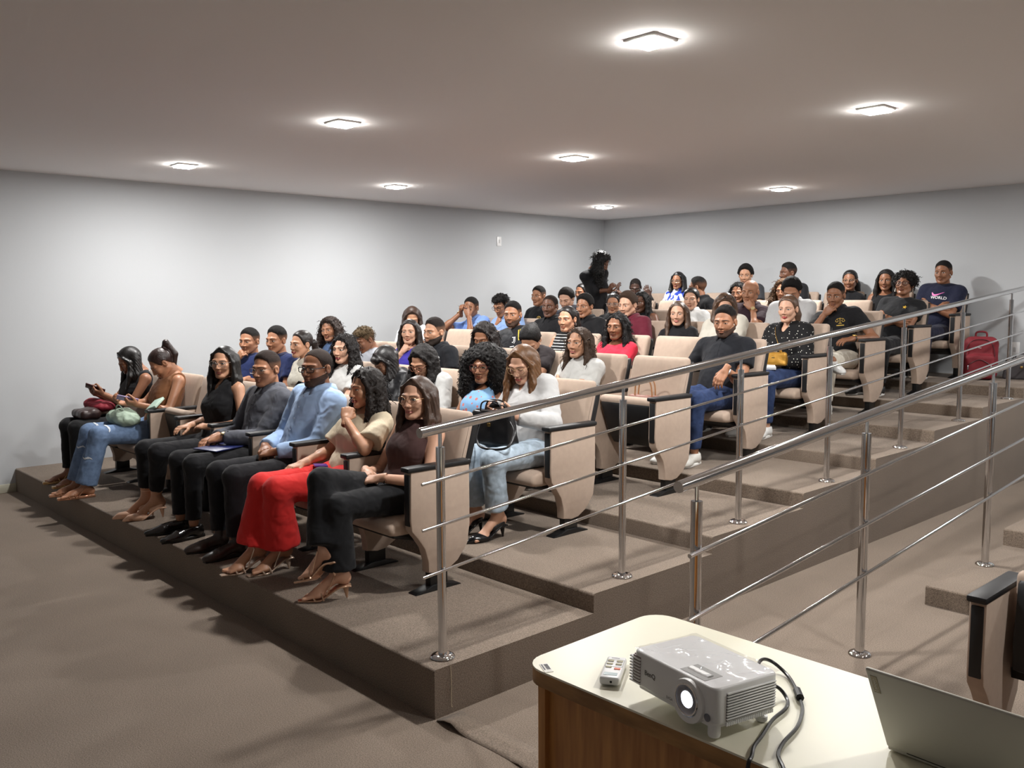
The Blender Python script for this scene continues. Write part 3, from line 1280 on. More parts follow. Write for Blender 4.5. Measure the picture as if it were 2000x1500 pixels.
def shoe_meshes(kind, rgb):
    """list of (part name, mesh); the first is the shoe itself"""
    key = (kind, rgb)
    if key in SHOES:
        return SHOES[key]
    h = {'pump': .065, 'sandal_heel': .06}.get(kind, 0.0)
    shiny = .18 if kind in ('loafer', 'pump', 'sandal_heel', 'sandal') else .4
    m = mat('shoe_%s_%d_%d_%d' % (kind, *rgb), rgb, shiny, metal=.5 if 'sandal' in kind else 0, spec=.6)
    out = []

    def outline(y, point):
        w = .041 - .012 * bump01(-y, -.02, .05) - (.034 if point else .022) * bump01(y, .10, .215 if point else .2) - .006 * (1 - np.abs(y - .04) / .2)
        return w
    toe = .215 if kind in ('loafer', 'pump') else .197
    point = kind in ('loafer', 'pump')

    def zb(y):
        return h * (1 - bump01(y, -.02, .105))

    def sole(p):
        th = .005 if h else (.011 if kind != 'boot' else .015)
        d = np.maximum(np.abs(p[:, 2] - zb(p[:, 1]) - th) - th, np.abs(p[:, 0]) - outline(p[:, 1], point))
        return np.maximum(d, np.abs(p[:, 1] - (toe - .062) / 2) - (toe + .062) / 2).astype(F32)
    if kind in ('oxford', 'loafer', 'sneaker', 'boot'):
        def up(p):
            d = ell(p, (0, -.02, .04), (.037, .045, .043))
            d = smin(d, rc(p, (0, .0, .055), (0, .10, .035), .036, .033), .02)
            d = smin(d, ell(p, (0, .115, .028), (.043, .06, .03)), .02)
            d = smin(d, ell(p, (0, toe - .04, .022), (.03 if point else .036, .05, .02 if point else .026)), .02)
            top = .075 if kind in ('oxford', 'loafer') else (.085 if kind == 'sneaker' else .13)
            d = smin(d, rc(p, (0, -.012, .06), (0, -.008, top + .03), .038, .04), .02)
            d = smax(d, p[:, 2] - top - .25 * np.clip(-p[:, 1] - .02, 0, 1), .004)
            d = smax(d, .012 - p[:, 2], .003)
            return d + .0008 * np.sin(p[:, 1] * 260) * (np.abs(p[:, 1] - .10) < .03)
        v, q = nets(up, (-.06, -.08, 0), (.06, .23, .15), .006, margin=.006)
        out.append(('shoe', npmesh('shoe', [(v, q, 0)], [m])))
        v, q = nets(sole, (-.06, -.08, -.006), (.06, .24, .05), .0048, margin=.006)
        sm = mat('sole_white', (225, 224, 220), .6) if kind == 'sneaker' else mat('sole_dark', (24, 20, 18), .6)
        out.append(('sole', npmesh('sole', [(v, q, 0)], [sm])))
        if kind in ('sneaker', 'oxford', 'boot'):
            b = MB()
            for i in range(4):
                y = .05 + i * .017
                b.tube([(-.018, y, .073 - i * .006), (0, y + .003, .079 - i * .006), (.018, y, .073 - i * .006)], .002, 5)
            out.append(('laces', b.mesh('laces', sm if kind == 'sneaker' else m)))
    else:
        def body(p):
            d = sole(p)
            if kind == 'pump':
                u = rc(p, (0, -.02, .03 + h), (0, .03, .02 + h * .75), .031, .03)
                u = smin(u, ell(p, (0, .12, .022), (.043, .07, .026)), .02)
                u = smin(u, rc(p, (0, .17, .014), (0, .205, .009), .022, .009), .02)
                u = smax(u, -ell(p, (0, .02, .08 + h * .6), (.03, .085, .062)), .004)
                u = smax(u, zb(p[:, 1]) + .002 - p[:, 2], .003)
                d = smin(d, u, .004)
            if h:
                d = smin(d, rc(p, (0, -.035, h), (0, -.04, .006), .016, .0055), .01)
            return d
        v, q = nets(body, (-.06, -.085, -.006), (.06, .235, .16), .0048, margin=.008)
        out.append(('shoe', npmesh('shoe', [(v, q, 0)], [m])))
        b = MB()
        if kind == 'pump':
            b.tube([(.036 * math.cos(a), -.006 + .036 * math.sin(a), .115 + h) for a in [2 * PI * i / 14 for i in range(14)]], .004, 6, closed=True)
            b.lathe([(.014, 0), (.016, .003), (.008, .005)], (0, .105, .045), 10)
        else:
            for y, zt in ((.085, .052), (.125, .042)):
                b.tube(smooth_curve([(-.042, y - .012, .008), (-.03, y, zt - .012), (0, y + .006, zt), (.03, y, zt - .012), (.042, y - .012, .008)], 3), .0045, 6)
            b.tube(smooth_curve([(-.04, .06, .02 + h * .3), (-.035, .02, .07 + h), (0, .035, .085 + h * .8), (.035, .02, .07 + h), (.04, .06, .02 + h * .3)], 3), .0035, 6)
            b.tube(smooth_curve([(-.033, .0, .085 + h), (0, -.042, .08 + h), (.033, .0, .085 + h)], 4), .0035, 6)
        out.append(('strap', b.mesh('strap', m)))
    SHOES[key] = out
    return out


# ---- glasses, watch
def glasses_obj(style, rgb, M, parent, thick=.0016):
    b = MB()
    lens = MB()
    y0 = -.1005
    hw, hh, pw = {'round': (.0235, .0225, 2.0), 'rect': (.0265, .0165, 4.0), 'cat': (.026, .02, 2.6), 'big': (.0285, .0245, 2.5)}[style]
    for s in (-1, 1):
        pts, n = [], 22
        for i in range(n):
            a = 2 * PI * i / n
            c, si = math.cos(a), math.sin(a)
            x = hw * (abs(c) ** (2 / pw)) * (1 if c >= 0 else -1)
            z = hh * (abs(si) ** (2 / pw)) * (1 if si >= 0 else -1)
            if style == 'cat' and z > 0:
                z += .004 * max(0, s * x) / hw
            pts.append(M @ Vector((s * .0325 + x, y0 + .006 * ((s * x + .01) / .03) ** 2 * (1 if s * x > 0 else .2), z - .004)))
        b.tube(pts, thick, 6, closed=True)
        lens.add(pts, [tuple(range(n))])
        b.tube([M @ Vector(q) for q in ((s * (.0325 + hw), y0 + .005, .004), (s * .073, -.07, .006), (s * .077, .0, .006), (s * .076, .022, -.008))], thick * .9, 5)
    b.tube([M @ Vector(q) for q in ((-.0095, y0, .001), (0, y0 - .003, .004), (.0095, y0, .001))], thick, 5)
    g = b.build('glasses', mat('frame_%d_%d_%d' % rgb, rgb, .25, metal=.6 if sum(rgb) > 250 else 0), parent)
    lens.build('lens', M_LENS, g, smooth=False)
    return g


def lens_mat():
    m = bpy.data.materials.new('clear_lens')
    m.use_nodes = True
    nt = m.node_tree
    nt.nodes.remove(nt.nodes['Principled BSDF'])
    t = nt.nodes.new('ShaderNodeBsdfTransparent')
    t.inputs[0].default_value = (.95, .96, .97, 1)
    g = nt.nodes.new('ShaderNodeBsdfGlossy')
    g.inputs['Roughness'].default_value = .03
    mx = nt.nodes.new('ShaderNodeMixShader')
    mx.inputs[0].default_value = .07
    nt.links.new(t.outputs[0], mx.inputs[1])
    nt.links.new(g.outputs[0], mx.inputs[2])
    nt.links.new(mx.outputs[0], nt.nodes['Material Output'].inputs[0])
    return m


M_LENS = lens_mat()
PEOPLE = {}


def person(pid, label, sex='m', face=None, skin=3, yaw=None, pitch=4, roll=0, bulk=1.0, eyes='open', lips=None,
           hair=('short', BLACKH, {}), top=('tee', (40, 40, 45), {}), bottom=((24, 24, 28), {}), shoes=('sneaker', (40, 40, 42)),
           armL='lap', armR='lap', legs=None, beard=None, glasses=None, watch=None, pel=None, base=None, tyaw=None, ears=None, stand=False):
    row, k, hx, hy, hz, yaw0 = HP[pid]
    yaw = yaw0 if yaw is None else yaw
    fem = sex == 'f'
    bl = Vector(base) if base else Vector((seat_x(row, k), row_y(row), step_z(row)))
    near = row <= 2
    if pel is None:
        pel = .02 if row == 1 else .045
    vox = .0115 if near else .0145
    hs = .93 if fem else .965
    face = face or ('f1' if fem else 'm1')
    R = rotm(math.radians(yaw), math.radians(pitch), math.radians(roll))
    HV = np.array([1.07, 1.02, .975]) * hs
    hp = np.array([hx, hy, hz], float)
    nb = hp + R @ np.array([0, .042, -.12]) * hs
    Hc = np.array([hx * .35, pel, .445 if not stand else stand])
    up = nb - Hc
    L = float(np.linalg.norm(up))
    z = up / L
    ty = math.radians(yaw * .3 if tyaw is None else tyaw)
    bk = np.array([-math.sin(ty), math.cos(ty), 0])
    bk = bk - z * (bk @ z)
    bk /= np.linalg.norm(bk)
    Rt = np.stack([np.cross(bk, z), bk, z], 1)
    Rt32 = Rt.astype(F32)
    Hc32 = Hc.astype(F32)
    sw = (.142 if fem else .166) * (1 + (bulk - 1) * .5)
    kL = L / .46
    ab = (.84 if fem else 1.0) * (1 + (bulk - 1) * .6)
    l1, l2 = (.262, .232) if fem else (.285, .25)

    def T(x, y, zz):
        return Hc + Rt @ np.array([x, y, zz])

    def torso(p, g, pelvis=True):
        q = (p - Hc32) @ Rt32
        b = bulk * (.93 if fem else 1)
        d = ell(q, (0, -(b - 1) * .09, .15 * kL), (.132 * b + g, .102 * b + max(0, b - 1) * .12 + g, .15 * kL + g))
        if pelvis:
            d = smin(d, ell(q, (0, 0, .03), (.16 * b + g, .118 * b + g, .12 + g)), .06)
        d = smin(d, ell(q, (0, .0, .30 * kL), (sw * .9 + g, .103 * (1 + (b - 1) * .6) + g, .14 * kL + g)), .06)
        d = smin(d, rc(q, (-sw * .86, .004, L - .082), (sw * .86, .004, L - .082), .05 * ab + g, .05 * ab + g), .05)
        for s in (-1, 1):
            d = smin(d, rc(q, (s * .02, .014, L - .03), (s * sw * .72, .008, L - .07), .034 + g * .6, .044 * ab + g), .035)
            if fem:
                d = smin(d, ell(q, (s * .056, -.07 * (1 + (b - 1) * .7), .25 * kL), (.064 * b + g, .05 * b + g, .066 * b + g)), .05)
        return d
    S = {s: T(s * sw, .0, L - .085) for s in (-1, 1)}
    # ---- arms
    arms = {}
    for s, spec in ((1, armL), (-1, armR)):
        pole = (s * .65, .45, -.6)
        if isinstance(spec, str):
            if spec == 'lap':
                W, fd, fnm, ps = (s * .07, -.17, .565), (-s * .85, -.5, -.15), (s * .15, -.35, 1), 'grip'
                if s < 0:
                    W = (s * .085, -.155, .575)
            elif spec == 'thigh':
                W, fd, fnm, ps = (s * .13, -.2, .56), (-s * .15, -1, -.12), (0, -.1, 1), 'relaxed'
            elif spec == 'rest':
                W, fd, fnm, ps = (s * .262, -.08, .672), (-s * .12, -1, -.2), (0, -.15, 1), 'relaxed'
                pole = (s * .4, .7, -.5)
            elif spec == 'fold':
                c = T(-s * .06, -.175 - (bulk - 1) * .15, .20 * kL + (.02 if s > 0 else -.01))
                W, fd, fnm, ps = tuple(c), (-s, .25, .12), (0, -1, .15), 'relaxed'
                pole = (s * .8, -.1, -.7)
            elif spec in ('chin', 'mouth', 'cheek', 'eyes'):
                off = {'chin': (s * .055, -.10, -.195), 'mouth': (s * .07, -.12, -.16), 'cheek': (s * .085, -.06, -.2), 'eyes': (s * .05, -.14, -.09)}[spec]
                c = hp + R @ np.array(off) * hs
                W = tuple(c)
                tgt = hp + R @ np.array({'chin': (s * .0, -.085, -.12), 'mouth': (-s * .01, -.11, -.075), 'cheek': (s * .055, -.07, -.06), 'eyes': (-s * .01, -.115, .03)}[spec]) * hs
                fd = tuple(tgt - c)
                fnm = tuple(R @ np.array({'chin': (s * .6, -.8, .0), 'mouth': (s * .35, -.9, .1), 'cheek': (s, -.3, 0), 'eyes': (s * .2, -1, .1)}[spec]))
                ps = {'chin': 'fist', 'mouth': 'grip', 'cheek': 'fist', 'eyes': 'flat'}[spec]
                pole = (s * .55, -.25, -.9)
            elif spec == 'phone':
                W, fd, fnm, ps = (s * .05, -.22, .665), (-s * .25, -.85, .35), (s * .5, -.1, -.85), 'grip'
            elif spec == 'down':
                W, fd, fnm, ps = (s * .2, .02, .52), (0, -.7, -.7), (s, 0, .2), 'relaxed'
        else:
            W, fd, fnm, ps = spec[:4]
            if len(spec) > 4:
                pole = spec[4]
        E, W = ik(S[s], W, l1, l2, pole)
        arms[s] = (S[s], E, np.array(W), fd, fnm, ps)
    # ---- legs: knee, ankle, toe direction
    LG = {}
    for s in (1, -1):
        j = Hc + Rt @ np.array([s * .085, 0, 0])
        j[2] = Hc[2]
        kn, an, td = (hx * .2 + s * .105, -.40, .455), (hx * .2 + s * .1, -.40, .09), (s * .12, -1, 0)
        if row == 1:
            kn, an = (hx * .2 + s * .105, -.445, .455), (hx * .2 + s * .1, -.46, .09)
        if legs and legs.get(s):
            kn, an, td = legs[s]
        LG[s] = (j, np.array(kn, float), np.array(an, float), np.array(td, float))
    # ---- body
    tt, tcol, to = top
    sleeve = {'tee': .55, 'polo': .55, 'shirt': 2, 'long': 2, 'jacket': 2, 'tank': 0, 'turtle': 2}[tt]
    sleeve = to.get('sleeve', sleeve)
    bcol, bo = bottom
    crop = bo.get('crop', .93)

    def body(p):
        d = torso(p, -.003)
        d = smin(d, rc(p, T(0, .012, L - .06), nb + R @ np.array([0, -.006, .05]) * hs, .053 * (.9 if fem else 1.06), .047 * (.9 if fem else 1.04)), .03)
        for s in (1, -1):
            a = arms[s]
            d = smin(d, rc(p, a[0], a[1], .047 * ab, .037 * ab), .03)
            d = smin(d, rc(p, a[1], a[2], .038 * ab, .0255 * ab ** .5), .012)
            m_ = a[1] * .7 + a[2] * .3
            d = smin(d, rc(p, a[1], m_, .036 * ab, .04 * ab), .02)
            g = LG[s]
            d = smin(d, rc(p, g[0], g[1], .07, .052), .03)
            d = smin(d, rc(p, g[1], g[2], .05, .03), .02)
        return d
    pts = np.array([T(0, 0, -.1), T(0, 0, L), hp] + [x for s in (1, -1) for x in (arms[s][1], arms[s][2], LG[s][1], LG[s][2])])
    lo, hi = pts.min(0) - .15, pts.max(0) + .15
    lo[0] = min(lo[0], hx * .35 - sw - .12)
    hi[0] = max(hi[0], hx * .35 + sw + .12)
    lo[1], hi[1] = lo[1] - .02, hi[1] + .05
    bhi = hi.copy()
    bhi[2] = nb[2] + .05 if arms[1][2][2] < nb[2] and arms[-1][2][2] < nb[2] else hi[2]
    v, q = nets(body, lo, bhi, vox)
    parts = [(v, q, 0)]
    fnh, hparts = head(face, eyes)
    for a, f, m_ in hparts:
        parts.append((hp + (np.asarray(a, float) * HV) @ R.T, f, m_))
    for s in (1, -1):
        a = arms[s]
        hv, hq = hand(a[5], s)
        Mh = frame(a[3], a[4])
        ws = (.88 if fem else .98)
        parts.append((a[2] + (hv * ws) @ Mh.T, hq, 0))
    skind = shoes[0] if shoes else None
    hh = {'pump': .065, 'sandal_heel': .06}.get(skind, 0.0)
    footM = {}
    for s in (1, -1):
        g = LG[s]
        td = g[3] / np.linalg.norm(g[3])
        zv = np.array([0, 0, 1.0]) if abs(td[2]) < .25 else (g[1] - g[2])
        Mf = frame(td, zv)
        org = g[2] - Mf[:, 2] * (.09 + hh)
        if abs(td[2]) < .05:
            org[2] = 0.0
        footM[s] = (Mf, org)
        if skind in ('sandal', 'sandal_heel', 'pump'):
            fv, fq = foot_geo(hh)
            fv = fv * np.array([-s, 1, 1])
            if s > 0:
                fq = fq[:, ::-1]
            parts.append((org + np.array([0, 0, .009]) * (1 if 'sandal' in skind else .4) + fv @ Mf.T, fq, 0))
    lips = lips or tuple(int(c * f_) for c, f_ in zip(SKIN[skin], (.8, .62, .58) if fem else (.82, .7, .66)))
    me = npmesh('person', parts, [skin_mat(skin), M_EYEW, M_IRIS, brow_mat(BLACKH if (hair and hair[1] == BLACKH) else DARKB), lip_mat(lips)])
    P = put('person', me, None, bl)
    tag(P, label, 'person')

    # ---- upper garment
    g = to.get('g', .011)
    lowc = to.get('low', -.03)
    arm_in = .012 if sleeve == 2 else 0

    def topf(p):
        q = (p - Hc32) @ Rt32
        d = torso(p, g)
        for s in (1, -1):
            a = arms[s]
            if sleeve == 2:
                d = smin(d, rc(p, a[0], a[1], .052 * ab + g, .044 * ab + g), .03)
                dr = (a[2] - a[1])
                en = a[1] + dr * to.get('cuff', .93)
                e2 = rc(p, a[1], en, .044 * ab + g, .033 * ab + g)
                e2 = np.maximum(e2, (p - en.astype(F32)) @ (dr / np.linalg.norm(dr)).astype(F32))
                d = smin(d, e2, .015)
            elif sleeve > 0:
                dr = (a[1] - a[0])
                en = a[0] + dr * sleeve
                e2 = rc(p, a[0], en, .053 * ab + g, .051 * ab + g + to.get('puff', .004))
                e2 = np.maximum(e2, (p - en.astype(F32)) @ (dr / np.linalg.norm(dr)).astype(F32))
                d = smin(d, e2, .03)
            else:
                d = smax(d, -ell(q, (s * (sw + .042), .0, L - .062), (.072, .13, .085)), .008)
        neck = to.get('neck', 'crew')
        if tt == 'turtle':
            d = smin(d, rc(p, T(0, .01, L - .04), nb + R @ np.array([0, 0, .03]) * hs, .06, .055), .02)
        elif neck == 'crew':
            d = smax(d, -ell(q, (0, -.02, L + .035), (.07, .082, .05)), .006)
        elif neck == 'scoop':
            d = smax(d, -ell(q, (0, -.06, L + .0), (.088, .10, .08)), .006)
        elif neck == 'v':
            d = smax(d, -ell(q, (0, -.02, L + .035), (.068, .08, .05)), .006)
            d = smax(d, -ell(q, (0, -.11, L - .01), (.04, .09, .10)), .01)
        elif neck == 'strap':
            d = smax(d, -ell(q, (0, -.03, L + .0), (.10, .2, .105)), .006)
        elif neck == 'halter':
            d = smax(d, -ell(q, (0, -.02, L + .045), (.06, .08, .05)), .006)
        d = smax(d, lowc - q[:, 2], .006)
        fold = to.get('fold', .0026)
        d = d + fold * (noise3(p, 42, pid) + .6 * noise3(p[:, [2, 0, 1]], 75, pid + 1))
        if sleeve == 2:
            for s in (1, -1):
                a = arms[s]
                r_ = np.sqrt(((p - a[1].astype(F32)) ** 2).sum(1))
                d = d + .004 * np.exp(-(r_ / .09) ** 2) * np.sin(r_ * 190)
        return d
    tm = tcol if not isinstance(tcol, tuple) else cloth(tcol, to.get('rough', .85))
    v, q = nets(topf, lo, np.maximum(bhi, nb + .12), vox * .95)
    nm = {'tee': 't_shirt', 'polo': 'polo_shirt', 'shirt': 'shirt', 'long': 'blouse', 'jacket': 'jacket', 'tank': 'sleeveless_top', 'turtle': 'turtleneck'}[tt]
    nm = to.get('name', nm)
    SH = put(nm, npmesh(nm, [(v, q, 0)], [tm]), P)
    if to.get('label'):
        SH['label'] = to['label']
    if tt in ('polo', 'shirt', 'jacket'):
        ccol = to.get('collar')
        cm = tm if ccol is None else cloth(ccol)
        n, vs, fs = 25, [], []
        prof = [(.062, -.03), (.058, .018), (.063, .028), (.076, .008), (.09, -.02)]
        for i in range(n):
            t = i / (n - 1)
            a = math.radians(18 + 324 * t)
            fr_ = max(0.0, math.cos(a))
            for j, (r, zz) in enumerate(prof):
                r2 = r * (.92 if fem else 1.06)
                drop = .045 * fr_ ** 2 * (j >= 3) * (1.0 if j == 4 else .45) + .02 * fr_
                vs.append(T(math.sin(a) * r2 * (1.0), -math.cos(a) * r2 * 1.08 + .012 - (.012 if j > 2 else 0) * fr_, L - .002 + zz - drop))
        for i in range(n - 1):
            for j in range(4):
                fs.append((i * 5 + j, i * 5 + 5 + j, i * 5 + 6 + j, i * 5 + 1 + j))
        cme = npmesh('collar', [(np.array(vs), fs, 0)], [cm])
        co = put('collar', cme, SH)
        sd = co.modifiers.new('thick', 'SOLIDIFY')
        sd.thickness = .003
        # placket: a strip with buttons down the chest
        nbut = 5 if tt == 'shirt' else 2
        ln_ = (.36 if tt == 'shirt' else .13) * kL
        zz = np.linspace(L - .055, L - .055 - ln_, 12)
        xx = np.zeros_like(zz)
        pv = []
        for x0 in (-.014, .014):
            pt = np.stack([np.full_like(zz, x0), np.full_like(zz, -.3), zz], 1)
            w_ = np.array([Hc + Rt @ r for r in pt]).astype(F32)
            fwd = Rt[:, 1].astype(F32)
            for _ in range(26):
                w_ = w_ + np.clip(topf(w_), -.03, .03)[:, None] * fwd * F32(.85)
            pv.append(w_ - fwd * F32(.0015))
        a_, b_ = pv
        vv = np.concatenate([a_, b_])
        ff = [(i, i + 1, 12 + i + 1, 12 + i) for i in range(11)]
        put('placket', npmesh('placket', [(vv, ff, 0)], [cm if tt != 'jacket' else tm]), SH)
        if near:
            bm_ = MB()
            for i in range(nbut):
                c = (a_[int(1 + i * 10 / nbut)] + b_[int(1 + i * 10 / nbut)]) / 2
                Mq = Matrix(((Rt[0, 0], Rt[0, 2], -Rt[0, 1]), (Rt[1, 0], Rt[1, 2], -Rt[1, 1]), (Rt[2, 0], Rt[2, 2], -Rt[2, 1])))
                bm_.lathe([(.0045, 0), (.005, .0015), (.003, .0022)], Vector(c) - Vector(Rt[:, 1]) * .001, 8, M=Mq)
            bm_.build('button', mat('button_%s' % str(to.get('btn', (60, 60, 66))), to.get('btn', (60, 60, 66)), .4), SH)
    # ---- trousers
    flare = bo.get('flare', .047)
    thigh = bo.get('thigh', 1.0) * (1 + (bulk - 1) * .7)

    def botf(p):
        q = (p - Hc32) @ Rt32
        b = bulk * (.95 if fem else 1)
        d = ell(q, (0, 0, .02), (.163 * b + .004, .121 * b + .004, .12))
        d = smax(d, q[:, 2] - .075, .006)
        for s in (1, -1):
            j, kn, an, td = LG[s]
            d = smin(d, rc(p, j, kn, .088 * thigh, .066 * thigh), .04)
            en = kn + (an - kn) * crop
            d2 = rc(p, kn, en, .064 * thigh, flare)
            dr = (an - kn) / np.linalg.norm(an - kn)
            d2 = np.maximum(d2, (p - en.astype(F32)) @ dr.astype(F32))
            d = smin(d, d2, .025)
        return d + .0025 * noise3(p, 38, pid + 3) + (.0016 * noise3(p[:, [1, 2, 0]], 90, pid) if near else 0)
    bm2 = bcol if not isinstance(bcol, tuple) else cloth(bcol)
    blo = lo - np.array([.08, .08, .05])
    bh2 = hi.copy()
    bh2[0] += .08
    bh2[2] = min(hi[2], Hc[2] + .25)
    v, q = nets(botf, blo, bh2, vox)
    nm = bo.get('name', 'trousers')
    TR = put(nm, npmesh(nm, [(v, q, 0)], [bm2]), P)
    # ---- shoes
    if shoes:
        sm = shoe_meshes(*shoes)
        for s in (1, -1):
            Mf, org = footM[s]
            M4 = Matrix([[Mf[0, 0], Mf[0, 1], Mf[0, 2], org[0]], [Mf[1, 0], Mf[1, 1], Mf[1, 2], org[1]], [Mf[2, 0], Mf[2, 1], Mf[2, 2], org[2]], [0, 0, 0, 1]])
            so = None
            for nm, m_ in sm:
                o = put(nm, m_, P if so is None else so)
                if so is None:
                    o.matrix_basis = M4
                    so = o
    # ---- hair
    if hair:
        st, hc, ho = hair
        dn = R.T @ np.array([0, 0, -1.0])
        hv_ = .0062 if near else .0085
        v, q = hair_geo(st, ho, fnh, dn, hv_)
        hp_ = [(v, q, 0)]
        if ho.get('rings'):
            rnd = np.random.RandomState(pid)
            ok = v
            mask = fnh(v.astype(F32)) > .002
            ok = v[mask]
            a, f = ringlets(ho, ok, fnh, ho['rings'], rnd, None, ho.get('rl', .05), ho.get('rr', .0035))
            hp_.append((a, f, 0))
        if st in ('fade', 'buzz', 'short', 'curlytop'):
            hm_ = npmesh('hair', hp_, [fade_mat(hc, skin)])
            co_ = np.zeros(len(hm_.vertices) * 3, F32)
            hm_.vertices.foreach_get('co', co_)
            co_ = co_.reshape(-1, 3)
            edge = np.clip((fnh(co_) - .0008) / .0035, 0, 1)
            tl = np.clip((co_[:, 2] + (.005 if st == 'fade' else .06)) / .06, 0, 1)
            at_ = hm_.attributes.new('length', 'FLOAT', 'POINT')
            at_.data.foreach_set('value', (np.maximum(tl * (.55 + .45 * edge), .15 + .2 * edge)).astype(F32))
        else:
            hm_ = npmesh('hair', hp_, [hair_mat(hc, bool(ho.get('curl')))])
        HO = put('hair', hm_, P)
        Mh4 = Matrix([[R[i, 0] * HV[0], R[i, 1] * HV[1], R[i, 2] * HV[2], hp[i]] for i in range(3)] + [[0, 0, 0, 1]])
        HO.matrix_basis = Mh4
    Mh4 = Matrix([[R[i, 0] * HV[0], R[i, 1] * HV[1], R[i, 2] * HV[2], hp[i]] for i in range(3)] + [[0, 0, 0, 1]])
    if beard:
        bt = .0022 if beard == 'short' else .006

        def bf(q):
            d = fnh(q) - bt
            zl = q[:, 2] - (-.034 + .34 * q[:, 1])
            d = smax(d, zl, .004)
            d = smax(d, -.118 - q[:, 2], .004)
            d = smax(d, q[:, 1] - .012, .004)
            d = smax(d, -ell(q, (0, -.105, -.0665), (.024, .03, .0105)), .003)
            d = smax(d, -ell(q, (0, -.105, -.044), (.02, .03, .009)), .003)
            return d
        v, q = nets(bf, (-.09, -.13, -.14), (.09, .03, -.01), .0045, margin=.006)
        BO = put('beard', npmesh('beard', [(v, q, 0)], [mat('beard_hair_%d_%s' % (skin, beard), tuple(int(c * (.42 if beard == 'short' else .24)) for c in SKIN[skin]), .85, bump=.8, scale=260, var=.3, vscale=200)]), P)
        BO.matrix_basis = Mh4
    if glasses:
        glasses_obj(glasses[0], glasses[1], Mh4, P, glasses[2] if len(glasses) > 2 else .0016)
    if watch:
        s, wrgb, frgb = watch
        a = arms[s]
        ax = (a[2] - a[1]) / np.linalg.norm(a[2] - a[1])
        c = a[2] - ax * .012
        Mw = frame(ax, a[4])
        b = MB()
        n = 18
        ring = []
        for i in range(n):
            t = 2 * PI * i / n
            ring.append(Vector(c + Mw @ np.array([math.cos(t) * .0305, 0, math.sin(t) * .0285])))
        b.tube(ring, .0065, 6, closed=True, flat=.4)
        wo = b.build('watch', mat('strap_%d_%d_%d' % wrgb, wrgb, .3, metal=.7 if sum(wrgb) > 300 else 0), P)
        b = MB()
        Mr = Matrix(((Mw[0, 0], Mw[0, 1], Mw[0, 2]), (Mw[1, 0], Mw[1, 1], Mw[1, 2]), (Mw[2, 0], Mw[2, 1], Mw[2, 2])))
        b.lathe([(.018, 0), (.0195, .003), (.018, .007), (.015, .008)], Vector(c + Mw @ np.array([0, 0, .026])), 18, M=Mr)
        b.build('watch_face', mat('dial_%d_%d_%d' % frgb, frgb, .2, metal=.4), wo)
    if ears:
        for s in (-1, 1):
            b = MB()
            if ears[0] == 'hoop':
                b.tube([Mh4 @ Vector((s * .078 + .0, .012 + .011 * math.cos(t), -.05 + .011 * math.sin(t))) for t in [2 * PI * i / 12 for i in range(12)]], .002, 5, closed=True)
            else:
                b.tube([Mh4 @ Vector((s * .079, .006, -.036)), Mh4 @ Vector((s * .08, .006, -.036 - ears[2]))], [.003, .0045], 6)
            b.build('earring', mat('earring_%d_%d_%d' % ears[1], ears[1], .2, metal=.9), P)
    PEOPLE[pid] = dict(obj=P, base=bl, T=T, L=L, Rt=Rt, Hc=Hc, arms=arms, hp=hp, R=R, hs=hs, topf=topf, shirt=SH, LG=LG, botf=botf, head=Mh4)
    return P


